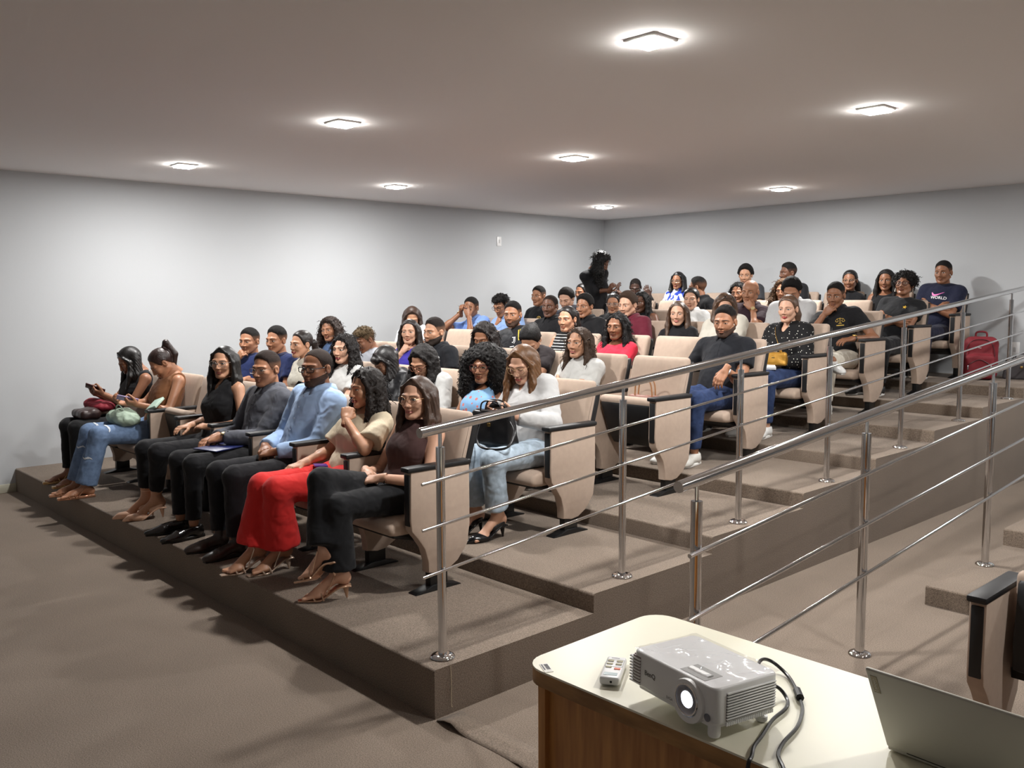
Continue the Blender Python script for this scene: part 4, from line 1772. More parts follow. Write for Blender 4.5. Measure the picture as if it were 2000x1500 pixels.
# seat row, seat, then head centre relative to the seat (x, y, z) and the direction the face is turned
HP = {
    1: (1, 7, -0.027, 0.030, 0.965, -5), 2: (1, 6, -0.006, 0.070, 0.970, -12), 3: (1, 4, -0.011, 0.080, 1.030, 37),
    4: (1, 3, 0.004, 0.110, 1.011, 20), 5: (1, 2, 0.043, 0.140, 1.047, 17), 6: (1, 1, 0.036, 0.140, 0.961, -6),
    7: (1, 0, 0.013, 0.110, 0.948, 18), 8: (2, 7, -0.003, 0.100, 0.996, 28), 9: (2, 6, -0.022, 0.090, 1.021, 20),
    10: (2, 5, -0.079, 0.050, 1.004, 8), 11: (3, 7, -0.071, 0.040, 0.980, 28), 12: (2, 4, -0.034, 0.090, 0.982, 18),
    13: (3, 6, -0.045, 0.070, 0.900, -4), 14: (2, 3, -0.034, 0.100, 0.911, -7), 15: (3, 5, 0.020, 0.140, 0.985, 39),
    16: (4, 7, -0.046, 0.080, 0.991, 53), 17: (3, 4, -0.066, 0.060, 0.998, 7), 18: (2, 2, -0.072, 0.060, 0.937, 11),
    19: (2, 1, -0.018, 0.100, 0.937, 24), 20: (2, 0, -0.137, 0.040, 0.975, 14), 21: (5, 7, -0.131, 0.020, 0.991, 20),
    22: (5, 6, -0.157, 0.010, 1.021, 8), 23: (4, 4, -0.102, 0.060, 1.039, 27), 24: (3, 3, -0.024, 0.110, 0.973, 19),
    25: (3, 2, -0.026, 0.110, 0.961, 26), 26: (6, 7, -0.066, 0.080, 1.029, 10), 27: (5, 5, -0.038, 0.090, 1.011, 20),
    28: (4, 3, -0.004, 0.120, 1.004, 14), 29: (3, 1, -0.046, 0.090, 0.959, 8), 30: (6, 6, -0.125, 0.050, 0.997, 19),
    31: (5, 4, -0.085, 0.080, 1.013, 12), 32: (7, 7, -0.186, 0.020, 0.981, 3), 34: (6, 5, -0.006, 0.110, 0.938, 31),
    35: (5, 3, -0.076, 0.080, 1.029, 5), 36: (4, 2, 0.013, 0.130, 0.951, 15), 37: (8, 7, -0.118, 0.060, 0.957, 34),
    38: (6, 4, -0.120, 0.060, 0.955, 9), 39: (8, 6, -0.008, 0.120, 1.035, 12), 40: (5, 2, -0.048, 0.100, 0.951, 27),
    41: (6, 3, -0.044, 0.100, 0.986, 21), 42: (7, 4, -0.088, 0.080, 1.025, -70), 43: (4, 0, -0.013, 0.120, 1.006, 14),
    44: (5, 1, -0.086, 0.090, 1.018, 34), 45: (7, 3, -0.092, 0.080, 0.957, 13), 46: (6, 2, 0.067, 0.150, 1.053, 12),
    47: (8, 4, -0.074, 0.090, 1.085, 23), 48: (8, 3, -0.057, 0.100, 1.096, -30), 49: (6, 1, -0.017, 0.120, 1.058, 20),
    50: (7, 2, -0.092, 0.090, 0.975, 10), 51: (5, 0, -0.039, 0.110, 0.998, 10), 52: (6, 0, -0.109, 0.090, 1.013, 12),
    53: (8, 2, 0.126, 0.160, 1.000, 17), 54: (8, 1, 0.005, 0.120, 0.992, 15), 55: (7, 0, 0.066, 0.140, 1.021, 9),
    56: (8, 0, 0.051, 0.130, 1.060, 2), 33: (7, 6, 0.06, 0.0, 1.33, 75)}
BLK = (22, 22, 25)
NAVY = (30, 42, 84)
DRED = (112, 26, 34)
J_LIGHT = denim((168, 184, 198))
J_MID = denim((108, 130, 162))
J_DARK = denim((48, 62, 96))
M_STRIPE = pattern_mat('black_white_stripes', (20, 20, 22), (226, 226, 222), 'stripes', 12.5, .9)
M_DOTS = pattern_mat('white_dots_on_black', (20, 20, 22), (228, 224, 214), 'dots', 42, .17)
M_FLORAL = pattern_mat('blue_floral', (140, 184, 226), (206, 120, 116), 'dots', 22, .24)
M_BLUEWH = pattern_mat('blue_white_floral', (222, 226, 236), (46, 72, 180), 'noise', 16, .53)
M_BRAND = pattern_mat('white_printed', (214, 216, 220), (70, 70, 80), 'noise', 24, .66)
M_CREAM = mat('ribbed_cream', (208, 194, 168), .85, bump=.6, scale=60, stretch=(1, 1, .02))
L = 'long'

person(1, 'woman with long straight black hair in a black sleeveless top, head bowed over a phone', 'f', 'f3', 4, pitch=32, eyes='half',
       hair=(L, BLACKH, {'len': .33, 'v': .006, 'front': .05}), top=('tank', BLK, {'neck': 'scoop'}), bottom=((20, 20, 22), {}), shoes=('sandal', (196, 160, 110)),
       armL=((.02, -.20, .70), (-.4, -.8, .35), (.5, -.1, -.85), 'grip'), armR=((-.1, -.2, .69), (.35, -.85, .3), (-.5, -.1, -.85), 'grip'))
person(2, 'woman with high ponytail in brown strappy top and ripped jeans bent over a phone', 'f', 'f1', 3, pitch=42, eyes='half', hair=('pony', (40, 22, 18), {'len': .3, 'tz': .09, 'tr': .03}),
       top=('tank', (136, 92, 62), {'neck': 'strap', 'fold': .003}), bottom=(J_MID, {'flare': .078, 'thigh': 1.08, 'crop': .97, 'name': 'jeans'}), shoes=('sandal', (190, 140, 110)),
       armL=((.09, -.16, .665), (-.3, -.85, .25), (.5, -.1, -.85), 'grip'), armR=((-.1, -.2, .665), (.35, -.85, .25), (-.5, -.1, -.85), 'grip'),
       legs={1: ((.1, -.46, .46), (.06, -.56, .09), (-.1, -1, 0)), -1: ((-.1, -.46, .46), (-.1, -.57, .09), (-.12, -1, 0))})
person(3, 'woman with long black hair and thin glasses in a black sleeveless blouse and nude heels', 'f', 'f1', 2, hair=(L, BLACKH, {'len': .42, 'v': .005, 'front': .06}), glasses=('cat', (170, 165, 160)),
       top=('tank', BLK, {'neck': 'v', 'g': .014}), bottom=(BLK, {'crop': .86}), shoes=('pump', (222, 178, 150)), lips=(140, 70, 64),
       armL=((.1, -.1, .6), (-.9, -.4, .05), (.1, -.3, 1), 'relaxed'), armR=((-.13, -.13, .59), (.1, -1, -.1), (0, -.2, 1), 'relaxed'),
       legs={1: ((.09, -.44, .46), (-.02, -.43, .155), (-.25, -1, 0)), -1: ((-.11, -.45, .46), (-.12, -.46, .155), (-.3, -1, 0))})
person(4, 'man in a charcoal grey shirt and thin glasses with a wristwatch in the front row', 'm', 'm1', 3, hair=('fade', (38, 27, 22), {}), glasses=('rect', (120, 105, 90), .0014),
       top=('shirt', (88, 90, 98), {'g': .012, 'btn': (40, 42, 48)}), bottom=(BLK, {}), shoes=('loafer', (18, 16, 16)), watch=(1, (40, 34, 30), (150, 130, 90)),
       armL=((-.02, -.2, .585), (-.7, -.65, -.2), (.2, -.3, 1), 'grip'), armR=((-.14, -.19, .575), (.2, -.95, -.2), (0, -.3, 1), 'relaxed'))
person(5, 'man in a light blue shirt and dark rectangular glasses with clasped hands', 'm', 'm2', 4, pitch=2, bulk=1.08, hair=('buzz', BLACKH, {'recede': .12}),
       top=('shirt', (158, 184, 220), {'g': .013, 'btn': (200, 215, 235)}), bottom=((24, 24, 28), {}), shoes=('boot', (44, 30, 24)), beard='short', glasses=('rect', (25, 22, 22), .0026))
person(6, 'woman in a cream ribbed blouse and red wide trousers resting her chin on her fist', 'f', 'f2', 2, pitch=5, hair=(L, (26, 19, 16), {'len': .47, 'front': .07, 'curl': .0045, 'freq': 95, 'wide': 1.2, 'v': .01, 'rings': 170, 'rl': .07}),
       top=('tee', M_CREAM, {'puff': .016, 'sleeve': .78, 'neck': 'scoop', 'g': .013, 'fold': .003}), bottom=((206, 44, 42), {'flare': .105, 'thigh': 1.06, 'crop': 1.0}), shoes=('sandal_heel', (215, 192, 172)), lips=(150, 70, 66),
       armL=((.115, -.05, .80), (-.4, .45, .8), (.7, -.7, .2), 'fist', (.75, -.45, -.6)), armR=((-.1, -.2, .55), (-.1, -1, -.2), (0, -.2, 1), 'relaxed'), bulk=1.02,
       legs={1: ((.06, -.45, .46), (.0, -.40, .15), (-.1, -1, 0)), -1: ((-.08, -.46, .46), (-.1, -.50, .15), (-.15, -1, 0))})
person(7, 'woman with straight brown hair and round glasses in a dark brown sleeveless top, legs crossed', 'f', 'f1', 1, pitch=3, hair=(L, (62, 43, 32), {'len': .42, 'v': .004, 'front': .085}), glasses=('round', (190, 150, 110), .0013),
       top=('tank', (70, 48, 46), {'neck': 'halter', 'g': .008, 'fold': .001}), bottom=((21, 22, 25), {'flare': .088, 'crop': .98}), shoes=('sandal_heel', (206, 168, 140)), lips=(186, 112, 104),
       legs={-1: ((-.03, -.45, .575), (.05, -.49, .27), (-.86, -.4, -.26)), 1: ((.08, -.43, .46), (.07, -.43, .15), (-.55, -1, 0))})
person(8, 'heavy man in navy tee with his hand over his mouth', 'm', 'm2', 3, bulk=1.15, hair=('fade', BLACKH, {'h': .004}), top=('tee', NAVY, {}), armR='mouth', armL='rest')
person(9, 'young man in a navy tee with short hair behind the man in grey', 'm', 'm3', 3, hair=('fade', BLACKH, {'h': .008}), top=('tee', NAVY, {}))
person(10, 'woman in a white satin halter top with slicked-back hair and hoop earrings', 'f', 'f3', 2, pitch=2, hair=('pony', (30, 22, 19), {'len': .22, 'tz': -.01, 'tr': .032}), lips=(130, 30, 38),
       top=('tank', (226, 222, 206), {'neck': 'halter', 'rough': .35, 'fold': .003}), ears=('hoop', (212, 170, 90)))
person(11, 'woman with big dark curls in a slate blue top beside the left wall', 'f', 'f2', 3, roll=-8, hair=(L, (38, 26, 20), {'len': .15, 'curl': .008, 'freq': 110, 'wide': 1.5, 'v': .024, 'rings': 200}), top=('tank', (78, 100, 136), {}), armL='rest')
person(12, 'woman with long black curls and dark lipstick in a white tee', 'f', 'f1', 1, pitch=2, hair=(L, (20, 15, 14), {'len': .33, 'front': .06, 'curl': .006, 'freq': 110, 'wide': 1.25, 'v': .014, 'rings': 220}), lips=(122, 26, 44), top=('tee', (226, 226, 224), {'sleeve': .7}), armL='phone', armR='phone')
person(13, 'young man with bleached curly hair in a grey tee looking down', 'm', 'm3', 4, pitch=26, eyes='half', hair=('curlytop', (92, 76, 54), {'curl': .006, 'freq': 170, 'rings': 160, 'rl': .016}), top=('tee', (168, 172, 180), {}))
person(14, 'woman with a black fringe in a black leather jacket looking down', 'f', 'f3', 2, pitch=36, eyes='shut', hair=(L, (18, 14, 14), {'len': .24, 'v': .008, 'bangs': 1, 'front': .0}), top=('jacket', BLK, {'g': .02, 'rough': .45, 'fold': .004}))
person(15, 'woman in a violet top resting her chin on a tattooed fist', 'f', 'f1', 1, hair=(L, (30, 22, 19), {'len': .28, 'v': .007, 'front': .05}), top=('tank', (66, 58, 160), {'neck': 'scoop'}), armR='chin', armL='rest', pitch=0)
person(16, 'woman with sleek dark brown hair in a white printed tee, face hidden', 'f', 'f1', 2, pitch=30, hair=(L, (50, 33, 24), {'len': .26, 'v': .008}), top=('tee', M_BRAND, {}))
person(17, 'bearded man in a black polo shirt with a white emblem on the sleeve', 'm', 'm1', 2, hair=('fade', (28, 20, 17), {'h': .008}), beard='long', top=('polo', (26, 28, 33), {}))
person(18, 'woman with wavy black hair and round glasses in a white shirt looking down', 'f', 'f3', 2, pitch=30, eyes='shut', hair=(L, (20, 16, 15), {'len': .26, 'curl': .005, 'freq': 75, 'wide': 1.3, 'v': .012}), glasses=('round', (150, 100, 80), .002), top=('shirt', (224, 224, 222), {'g': .016}))
person(19, 'woman with a large black afro and glasses in a light blue floral top', 'f', 'f2', 3, pitch=5, hair=('afro', (16, 13, 12), {'len': .27, 'r': .118, 'curl': .007, 'freq': 130, 'rings': 420, 'rl': .028}), glasses=('big', (120, 70, 66), .002), top=('tank', M_FLORAL, {'neck': 'scoop'}), bottom=(BLK, {}), ears=('drop', (190, 190, 190), .03))
person(20, 'woman with long ombre hair and glasses in white blouse and pale jeans reading her phone', 'f', 'f1', 1, pitch=26, eyes='shut', hair=(L, (98, 66, 38), {'len': .37, 'v': .006, 'front': .075, 'wide': 1.12}), glasses=('big', (190, 160, 120), .0015),
       top=('long', (228, 228, 228), {'g': .02, 'neck': 'v', 'fold': .003}), bottom=(J_LIGHT, {'flare': .068, 'name': 'jeans', 'crop': .95}), shoes=('pump', (22, 22, 24)), lips=(186, 84, 80), bulk=1.05,
       armL=((.02, -.17, .68), (-.5, -.75, .3), (.5, .1, -.85), 'grip'), armR=((-.17, -.17, .68), (.4, -.8, .3), (-.5, -.1, -.85), 'grip'),
       legs={1: ((.09, -.41, .46), (.07, -.36, .155), (-.1, -1, 0)), -1: ((-.11, -.41, .46), (-.1, -.38, .155), (-.1, -1, 0))})
person(21, 'man in a blue short-sleeved shirt covering his eyes with one hand', 'm', 'm1', 4, hair=('fade', BLACKH, {'h': .004}), top=('shirt', (126, 158, 222), {'sleeve': .6}), armL='eyes', armR=((-.17, -.1, .93), (.3, -.3, .9), (-.6, -.6, .2), 'fist', (-.6, -.2, -.8)), watch=(-1, (120, 90, 60), (150, 120, 80)))
person(22, 'man with curly black hair in a pale blue shirt holding his chin', 'm', 'm3', 3, pitch=24, eyes='half', hair=('curlytop', BLACKH, {'curl': .007, 'freq': 130, 'rings': 160, 'rl': .02}), glasses=('rect', (40, 38, 38)), top=('shirt', (140, 168, 214), {}), armR='chin')
person(23, 'bearded man in a black football jersey with yellow shoulder stripes', 'm', 'm1', 3, pitch=4, hair=('fade', BLACKH, {'h': .006, 'quiff': .008}), beard='short', top=('tee', (30, 31, 36), {'name': 'jersey', 'rough': .6}))
person(24, 'woman with dark wavy hair looking down behind the woman with the afro', 'f', 'f1', 3, pitch=28, eyes='shut', hair=(L, (26, 19, 17), {'len': .22, 'curl': .005, 'freq': 85, 'wide': 1.3, 'v': .012, 'rings': 120}), top=('tee', BLK, {}))
person(25, 'person with wet black hair bowed far down behind the woman with ombre hair', 'f', 'f1', 2, pitch=48, eyes='shut', hair=('bun', (16, 13, 13), {'curl': .002, 'v': .016, 'tz': .03}), top=('tee', (44, 38, 40), {}))
person(26, 'young man in a black tee with a gold emblem beside the left wall', 'm', 'm3', 3, hair=('fade', BLACKH, {'h': .004}), top=('tee', BLK, {}))
person(27, 'man with a shaved head in a black buttoned shirt', 'm', 'm1', 5, hair=('buzz', BLACKH, {}), top=('shirt', BLK, {'g': .014}))
person(28, 'woman in a black and white striped sleeveless top with tied-back curls', 'f', 'f1', 2, hair=('pony', (22, 17, 16), {'len': .2, 'tz': .02, 'tr': .045}), top=('tank', M_STRIPE, {'neck': 'crew'}), ears=('hoop', (200, 200, 200)))
person(29, 'woman with long wet highlighted hair in a white jacket, arms folded', 'f', 'f1', 2, hair=(L, (58, 42, 30), {'len': .42, 'front': .085, 'curl': .004, 'freq': 90, 'wide': 1.05, 'v': .004, 'rings': 150, 'rl': .06}), top=('jacket', (218, 218, 214), {'g': .02, 'fold': .005}), armL='fold', armR='fold', lips=(170, 92, 84), pitch=0)
person(30, 'man with tousled dark hair in a grey tee looking down, before the standing woman', 'm', 'm2', 1, pitch=24, eyes='half', hair=('short', (28, 22, 19), {'h': .01, 'curl': .003, 'v': .012}), top=('tee', (64, 66, 76), {}))
person(31, 'young man with thick black hair in a black polo shirt behind the striped top', 'm', 'm3', 3, hair=('short', BLACKH, {'h': .008, 'v': .01}), top=('polo', BLK, {}))
person(32, 'girl with tied-back hair in a dark red top beside the left wall', 'f', 'f3', 4, hair=('bun', (20, 15, 13), {}), top=('tee', (150, 50, 46), {}))
person(34, 'young woman in clear glasses and a black jacket with parted dark hair', 'f', 'f1', 3, hair=('bun', (24, 18, 16), {'v': .01, 'tz': -.03}), glasses=('rect', (205, 205, 200), .0018), top=('jacket', (30, 31, 33), {'g': .018}))
person(35, 'man in a maroon shirt with short brown hair', 'm', 'm1', 1, pitch=8, hair=('short', (58, 42, 31), {'h': .012, 'v': .008}), top=('shirt', (98, 30, 46), {'g': .013}))
person(36, 'woman in a red top with long black curls, eyes nearly shut', 'f', 'f2', 4, pitch=4, eyes='half', hair=(L, (15, 12, 12), {'len': .4, 'front': .06, 'curl': .005, 'freq': 100, 'wide': 1.2, 'v': .006, 'rings': 260, 'rl': .045}), top=('tee', (196, 40, 62), {'neck': 'scoop'}), armL='fold', armR='fold')
person(37, 'dark-skinned person with short hair in the back row holding both hands up', 'm', 'm3', 6, pitch=24, hair=('buzz', BLACKH, {}), top=('tee', BLK, {}), armR=((-.27, -.12, .88), (.2, -.3, 1), (-.5, -.8, 0), 'relaxed', (-.6, -.2, -.8)), armL=((.2, -.05, .84), (-.2, -.3, .9), (.5, -.8, 0), 'relaxed', (.6, -.2, -.8)))
person(38, 'woman with black curls in a black cold-shoulder top behind the maroon shirt', 'f', 'f2', 5, hair=(L, BLACKH, {'len': .26, 'curl': .005, 'freq': 120, 'v': .006, 'rings': 120}), top=('tank', BLK, {}))
person(39, 'woman with straight black hair and glasses in a blue and white floral blouse', 'f', 'f3', 3, hair=(L, (14, 12, 13), {'len': .22, 'v': .008}), glasses=('rect', (190, 170, 150), .0018), lips=(120, 34, 36), top=('shirt', M_BLUEWH, {'g': .016}))
person(40, 'woman with long brown hair in a black turtleneck', 'f', 'f1', 1, hair=(L, (72, 50, 34), {'len': .38, 'v': .004, 'front': .075}), top=('turtle', BLK, {}), lips=(190, 104, 98))
person(41, 'woman with dark swept-back hair in a white shirt behind the turtleneck', 'f', 'f1', 1, hair=('pony', (26, 20, 18), {'len': .2, 'tz': -.01, 'tr': .05, 'v': .014}), top=('shirt', (226, 226, 224), {'g': .02}))
person(42, 'man in a black polo shirt turned away towards the left wall', 'm', 'm2', 4, hair=('fade', BLACKH, {'h': .004}), top=('polo', BLK, {}))
person(43, 'man in a black polo shirt and blue jeans with a steel watch by the handrail', 'm', 'm1', 3, pitch=7, eyes='half', bulk=1.14, hair=('fade', BLACKH, {'h': .008, 'quiff': .004}), beard='short', top=('polo', (25, 27, 33), {}), bottom=(J_DARK, {'name': 'jeans'}), shoes=('sneaker', (214, 212, 206)), watch=(1, (190, 190, 192), (90, 96, 104)),
       armL=((.205, -.19, .672), (-.25, -.55, -.8), (.2, -.75, .6), 'relaxed', (-.1, .9, .0)), armR='rest')
person(44, 'person in a cream knitted sweater hidden behind the man in the black polo', 'f', 'f1', 1, pitch=24, hair=(L, (78, 56, 40), {'len': .16, 'v': .006}), top=('long', (226, 220, 206), {'g': .026, 'fold': .004}), armL='thigh', armR='thigh')
person(45, 'woman with black curls in a black top looking past the bald man', 'f', 'f2', 4, hair=(L, (16, 13, 12), {'len': .22, 'curl': .006, 'freq': 110, 'wide': 1.2, 'v': .012, 'rings': 150}), top=('tee', BLK, {}))
person(46, 'bald man in a dark plum shirt pressing his hand to his mouth', 'm', 'm1', 3, pitch=6, eyes='half', hair=None, top=('shirt', (50, 32, 40), {'sleeve': .6}), armL='mouth', watch=(1, (196, 160, 96), (220, 200, 150)))
person(47, 'young man with messy black hair in the back row', 'm', 'm3', 2, pitch=8, hair=('short', BLACKH, {'h': .016, 'curl': .004, 'v': .018}), top=('tee', (60, 62, 66), {}))
person(48, 'man with cropped black hair in the back row facing sideways', 'm', 'm1', 5, hair=('fade', BLACKH, {'h': .006}), top=('tee', BLK, {}))
person(49, 'man with floppy black hair in a white shirt looking down', 'm', 'm3', 3, pitch=30, eyes='half', hair=('short', BLACKH, {'h': .016, 'curl': .004, 'v': .016}), top=('shirt', (224, 225, 226), {'g': .016}))
person(50, 'woman with very long golden brown curls behind the man in the white shirt', 'f', 'f1', 3, hair=(L, (70, 48, 28), {'len': .27, 'curl': .009, 'freq': 105, 'wide': 1.75, 'v': .026, 'rings': 240}), top=('tee', (40, 36, 34), {}))
person(51, 'woman in a black polka dot blouse and jeans with red lipstick', 'f', 'f1', 1, hair=('pony', (86, 62, 46), {'len': .26, 'tz': .02, 'tr': .042, 'tx': .03}), lips=(170, 34, 44), top=('long', M_DOTS, {'neck': 'v', 'g': .022, 'puff': .02}), bottom=(J_DARK, {'name': 'jeans'}), shoes=('sneaker', (220, 220, 218)), bulk=1.05, armL='lap', armR='lap')
person(52, 'man in black polo with gold scales emblem and white trousers touching his mouth', 'm', 'm3', 4, pitch=8, hair=('fade', BLACKH, {'h': .004}), top=('polo', BLK, {}), bottom=((212, 206, 192), {}), shoes=('sneaker', (216, 216, 214)), watch=(1, (40, 36, 32), (205, 165, 90)), armR='mouth', armL=((.16, -.1, .64), (-.5, -.8, -.1), (.1, -.2, 1), 'relaxed'),
       legs={-1: ((-.06, -.40, .60), (.16, -.44, .47), (.75, -.55, -.1)), 1: ((.1, -.38, .46), (.1, -.42, .09), (0, -1, 0))})
person(53, 'woman with gold glasses and curly hair in black top with cheek on her hand', 'f', 'f2', 4, hair=('pony', (16, 13, 12), {'len': .2, 'tz': .02, 'tr': .05, 'tx': .08}), glasses=('big', (215, 180, 150), .002), top=('tee', BLK, {}), armR='cheek')
person(54, 'woman with long black braids in a black top in the back row', 'f', 'f2', 4, hair=(L, (20, 15, 14), {'len': .34, 'curl': .003, 'freq': 150, 'v': .01, 'wide': 1.1}), top=('tank', BLK, {'neck': 'scoop'}))
person(55, 'woman with a short afro and round glasses in a black tee with a gold star', 'f', 'f2', 4, pitch=-10, bulk=1.28, hair=('afro', (18, 14, 13), {'len': .1, 'r': .108, 'curl': .011, 'freq': 140, 'rings': 420, 'rl': .03}), glasses=('round', (70, 46, 44), .0022), top=('tee', (26, 27, 30), {}), bottom=((24, 24, 27), {}), shoes=('sneaker', (40, 40, 42)), ears=('drop', (205, 200, 190), .035), armL='fold', armR='fold')
person(56, 'man in a navy tee with a pink swoosh, arms folded, beside the red backpack', 'm', 'm1', 4, hair=('fade', BLACKH, {'h': .002}), top=('tee', (26, 30, 52), {'sleeve': .75, 'g': .014}), bottom=((28, 32, 54), {}), armL='fold', armR='fold', bulk=1.06)
# the woman walking along the seventh row, bent forward
person(33, 'woman with long black ringlets in a black dress standing by the back corner', 'f', 'f2', 5, yaw=120, pitch=36, stand=.72, base=(-4.47, 5.98, step_z(7)), pel=.02, tyaw=75,
       hair=(L, (14, 12, 12), {'len': .36, 'curl': .009, 'freq': 120, 'wide': 1.7, 'v': .024, 'rings': 420, 'rl': .05, 'front': .0}), top=('tee', BLK, {'sleeve': .4}), bottom=(BLK, {'thigh': 1.1, 'flare': .07}),
       armL=((.24, -.06, 1.0), (.7, -.3, .6), (.2, -.9, .3), 'grip', (-.5, -.4, -.6)), armR=((.16, .12, .98), (1, 0, .1), (0, .2, 1), 'grip', (-.6, .4, -.6)),
       legs={1: ((.05, -.08, .42), (.0, -.07, .09), (1, -.1, 0)), -1: ((.04, .1, .42), (-.04, .1, .09), (1, 0, 0))}, shoes=('sneaker', (30, 30, 32)))

# ---------------------------------------------------------------- desk, projector, laptop
def text_geo(txt, size, bold=False):
    cu = bpy.data.curves.new('lettering', 'FONT')
    cu.body = txt
    cu.size = size
    cu.resolution_u = 3
    cu.offset = size * .02 if bold else 0
    ob = bpy.data.objects.new('lettering', cu)
    me = bpy.data.meshes.new_from_object(ob)
    v = np.array([q.co[:] for q in me.vertices])
    f = [tuple(p.vertices) for p in me.polygons]
    bpy.data.objects.remove(ob)
    bpy.data.curves.remove(cu)
    bpy.data.meshes.remove(me)
    return v, f


def lettering(name, txt, size, M, m, parent, off=.0006, bold=False):
    v, f = text_geo(txt, size, bold)
    b = MB()
    b.add([M @ Vector((p[0], p[1], off)) for p in v], f)
    return b.build(name, m, parent, smooth=False)


M_CREAMTOP = mat('cream_laminate', (232, 228, 206), .38, var=.03, vscale=3)
M_WOOD = wood('brown_wood', (170, 112, 58), (206, 146, 82))
M_WOODE = wood('brown_edge', (138, 98, 54), (176, 130, 76), (3, 3, 14))


def rounded_rect(x0, y0, x1, y1, r, n=6):
    out = []
    for cx, cy, a0 in ((x1 - r, y1 - r, 0), (x0 + r, y1 - r, PI / 2), (x0 + r, y0 + r, PI), (x1 - r, y0 + r, 1.5 * PI)):
        for i in range(n + 1):
            a = a0 + PI / 2 * i / n
            out.append((cx + r * math.cos(a), cy + r * math.sin(a)))
    return out


desk = empty('desk', (1.78, -.33, 0))
tag(desk, 'cream topped brown wooden desk with the projector on it', 'desk')
DX0, DX1, DY0, DY1 = 1.132 - 1.78, 2.46 - 1.78, -.6 + .33, -.058 + .33
MB().prism(rounded_rect(DX0, DY0, DX1, DY1, .07), .745, .75, axis=2).build('top_surface', M_CREAMTOP, desk)
MB().prism(rounded_rect(DX0, DY0, DX1, DY1, .07), .708, .745, axis=2).build('edge_band', M_WOODE, desk)
MB().box((DX0 + .03, DY0 + .03, 0), (DX0 + .055, DY1 - .02, .71), bev=.002).build('side_panel', M_WOOD, desk)
MB().box((DX1 - .055, DY0 + .03, 0), (DX1 - .03, DY1 - .02, .71), bev=.002).build('side_panel', M_WOOD, desk)
MB().box((DX0 + .055, DY0 + .045, .06), (DX1 - .055, DY0 + .063, .71), bev=.001).build('front_panel', M_WOOD, desk)
stk = MB().box((-.026, -.011, 0), (.026, .011, .0008)).build('inventory_sticker', mat('paper_white', (232, 230, 222), .6), desk)
stk.location = (1.2 - 1.78, -.578 + .33, .7502)
stk.rotation_euler = (0, 0, -.5)
bc = MB()
for i in range(16):
    x = -.022 + i * .0021
    bc.box((x, -.001, .0008), (x + (.0012 if i % 3 else .0006), .009, .0011))
bc.build('barcode', mat('print_dark', (70, 72, 84), .6), stk)
MB().box((-.022, -.008, .0008), (.012, -.0045, .0011)).build('print_line', MATS['print_dark'], stk)

# projector
PJ = empty('projector', (1.6, -.486, .7525))
PJ.rotation_euler = (math.radians(-1.5), 0, math.radians(-11.2))
tag(PJ, 'white projector with lit lens and crinkled film, standing on the cream desk', 'projector')
M_PJ = mat('projector_white', (240, 240, 238), .42)
M_VENT = mat('vent_dark', (86, 84, 84), .6)
w2, d2, z0, z1 = .132, .095, .024, .112
b = MB()
b.prism(rounded_rect(-w2, -d2, w2, d2, .02), z0 + .008, z1, axis=2, bev=.006, seg=3)
b.prism(rounded_rect(-w2 + .008, -d2 + .008, w2 - .008, d2 - .008, .016), z0, z0 + .012, axis=2)
LXp, LZp = .058, .066
# round housing that hangs below the body around the lens
b.lathe([(.047, 0), (.047, .032), (.046, .036), (.034, .037), (.032, .031)], (LXp, -d2 + .028, LZp - .004), 32, M=Matrix.Rotation(PI / 2, 3, 'X'), cap=False)
body = b.build('body', M_PJ, PJ)
RX90 = Matrix.Rotation(PI / 2, 3, 'X')
b = MB()
b.lathe([(.0335, 0), (.0345, .002), (.0335, .0045), (.031, .0045), (.031, .0005)], (LXp, -d2 - .007, LZp), 36, M=RX90, cap=False)
b.build('lens_ring', M_CHROME, PJ)
b = MB()
b.lathe([(.0315, .003), (.026, -.004), (.0215, -.0065), (.0205, -.001), (.018, .0), (.0165, -.005)], (LXp, -d2 - .008, LZp), 32, M=RX90, cap=False)
b.build('lens_barrel', mat('lens_grey', (190, 190, 196), .3, metal=.3), PJ)
b = MB()
b.lathe([(.0168, -.005), (.013, -.0022), (.007, -.0008), (.001, -.0004)], (LXp, -d2 - .008, LZp), 28, M=RX90)
b.build('lens', mat('lit_lens', (235, 240, 255), .1, emit=(236, 242, 255), estr=6.0), PJ)
MB().lathe([(.0085, 0), (.0085, .0012), (.007, .0016)], (.112, -d2, .046), 20, M=RX90).build('sensor_window', mat('sensor_grey', (120, 122, 130), .3), PJ)
# louvres right and left
MB().box((w2 - .002, -.062, .038), (w2 + .0006, .082, .098)).build('vent_opening', M_VENT, PJ)
for i in range(10):
    z = .041 + i * .006
    MB().box((w2 - .001, -.062, z), (w2 + .004, .082, z + .0032), bev=.0008, seg=1).build('louvre', M_PJ, PJ)
for i in range(26):
    y = -.06 + i * .0054
    MB().box((w2 - .004, y, .027), (w2 + .0015, y + .0028, .035)).build('vent_rib', M_PJ, PJ)
MB().box((-w2 - .0006, -.088, .034), (-w2 + .002, .06, .1)).build('vent_opening', mat('vent_pink', (150, 132, 130), .5), PJ)
MB().box((-w2 + .004, -d2 - .0006, .036), (-w2 + .03, -d2 + .002, .1)).build('vent_opening', MATS['vent_pink'], PJ)
for i in range(9):
    z = .037 + i * .007
    m_ = MB()
    m_.box((-w2 - .005, -d2 - .004, z), (-w2 + .031, -d2 + .0015, z + .0034), bev=.0008, seg=1)
    m_.box((-w2 - .005, -d2 - .004, z), (-w2 + .001, .06, z + .0034), bev=.0008, seg=1)
    m_.build('louvre', M_PJ, PJ)
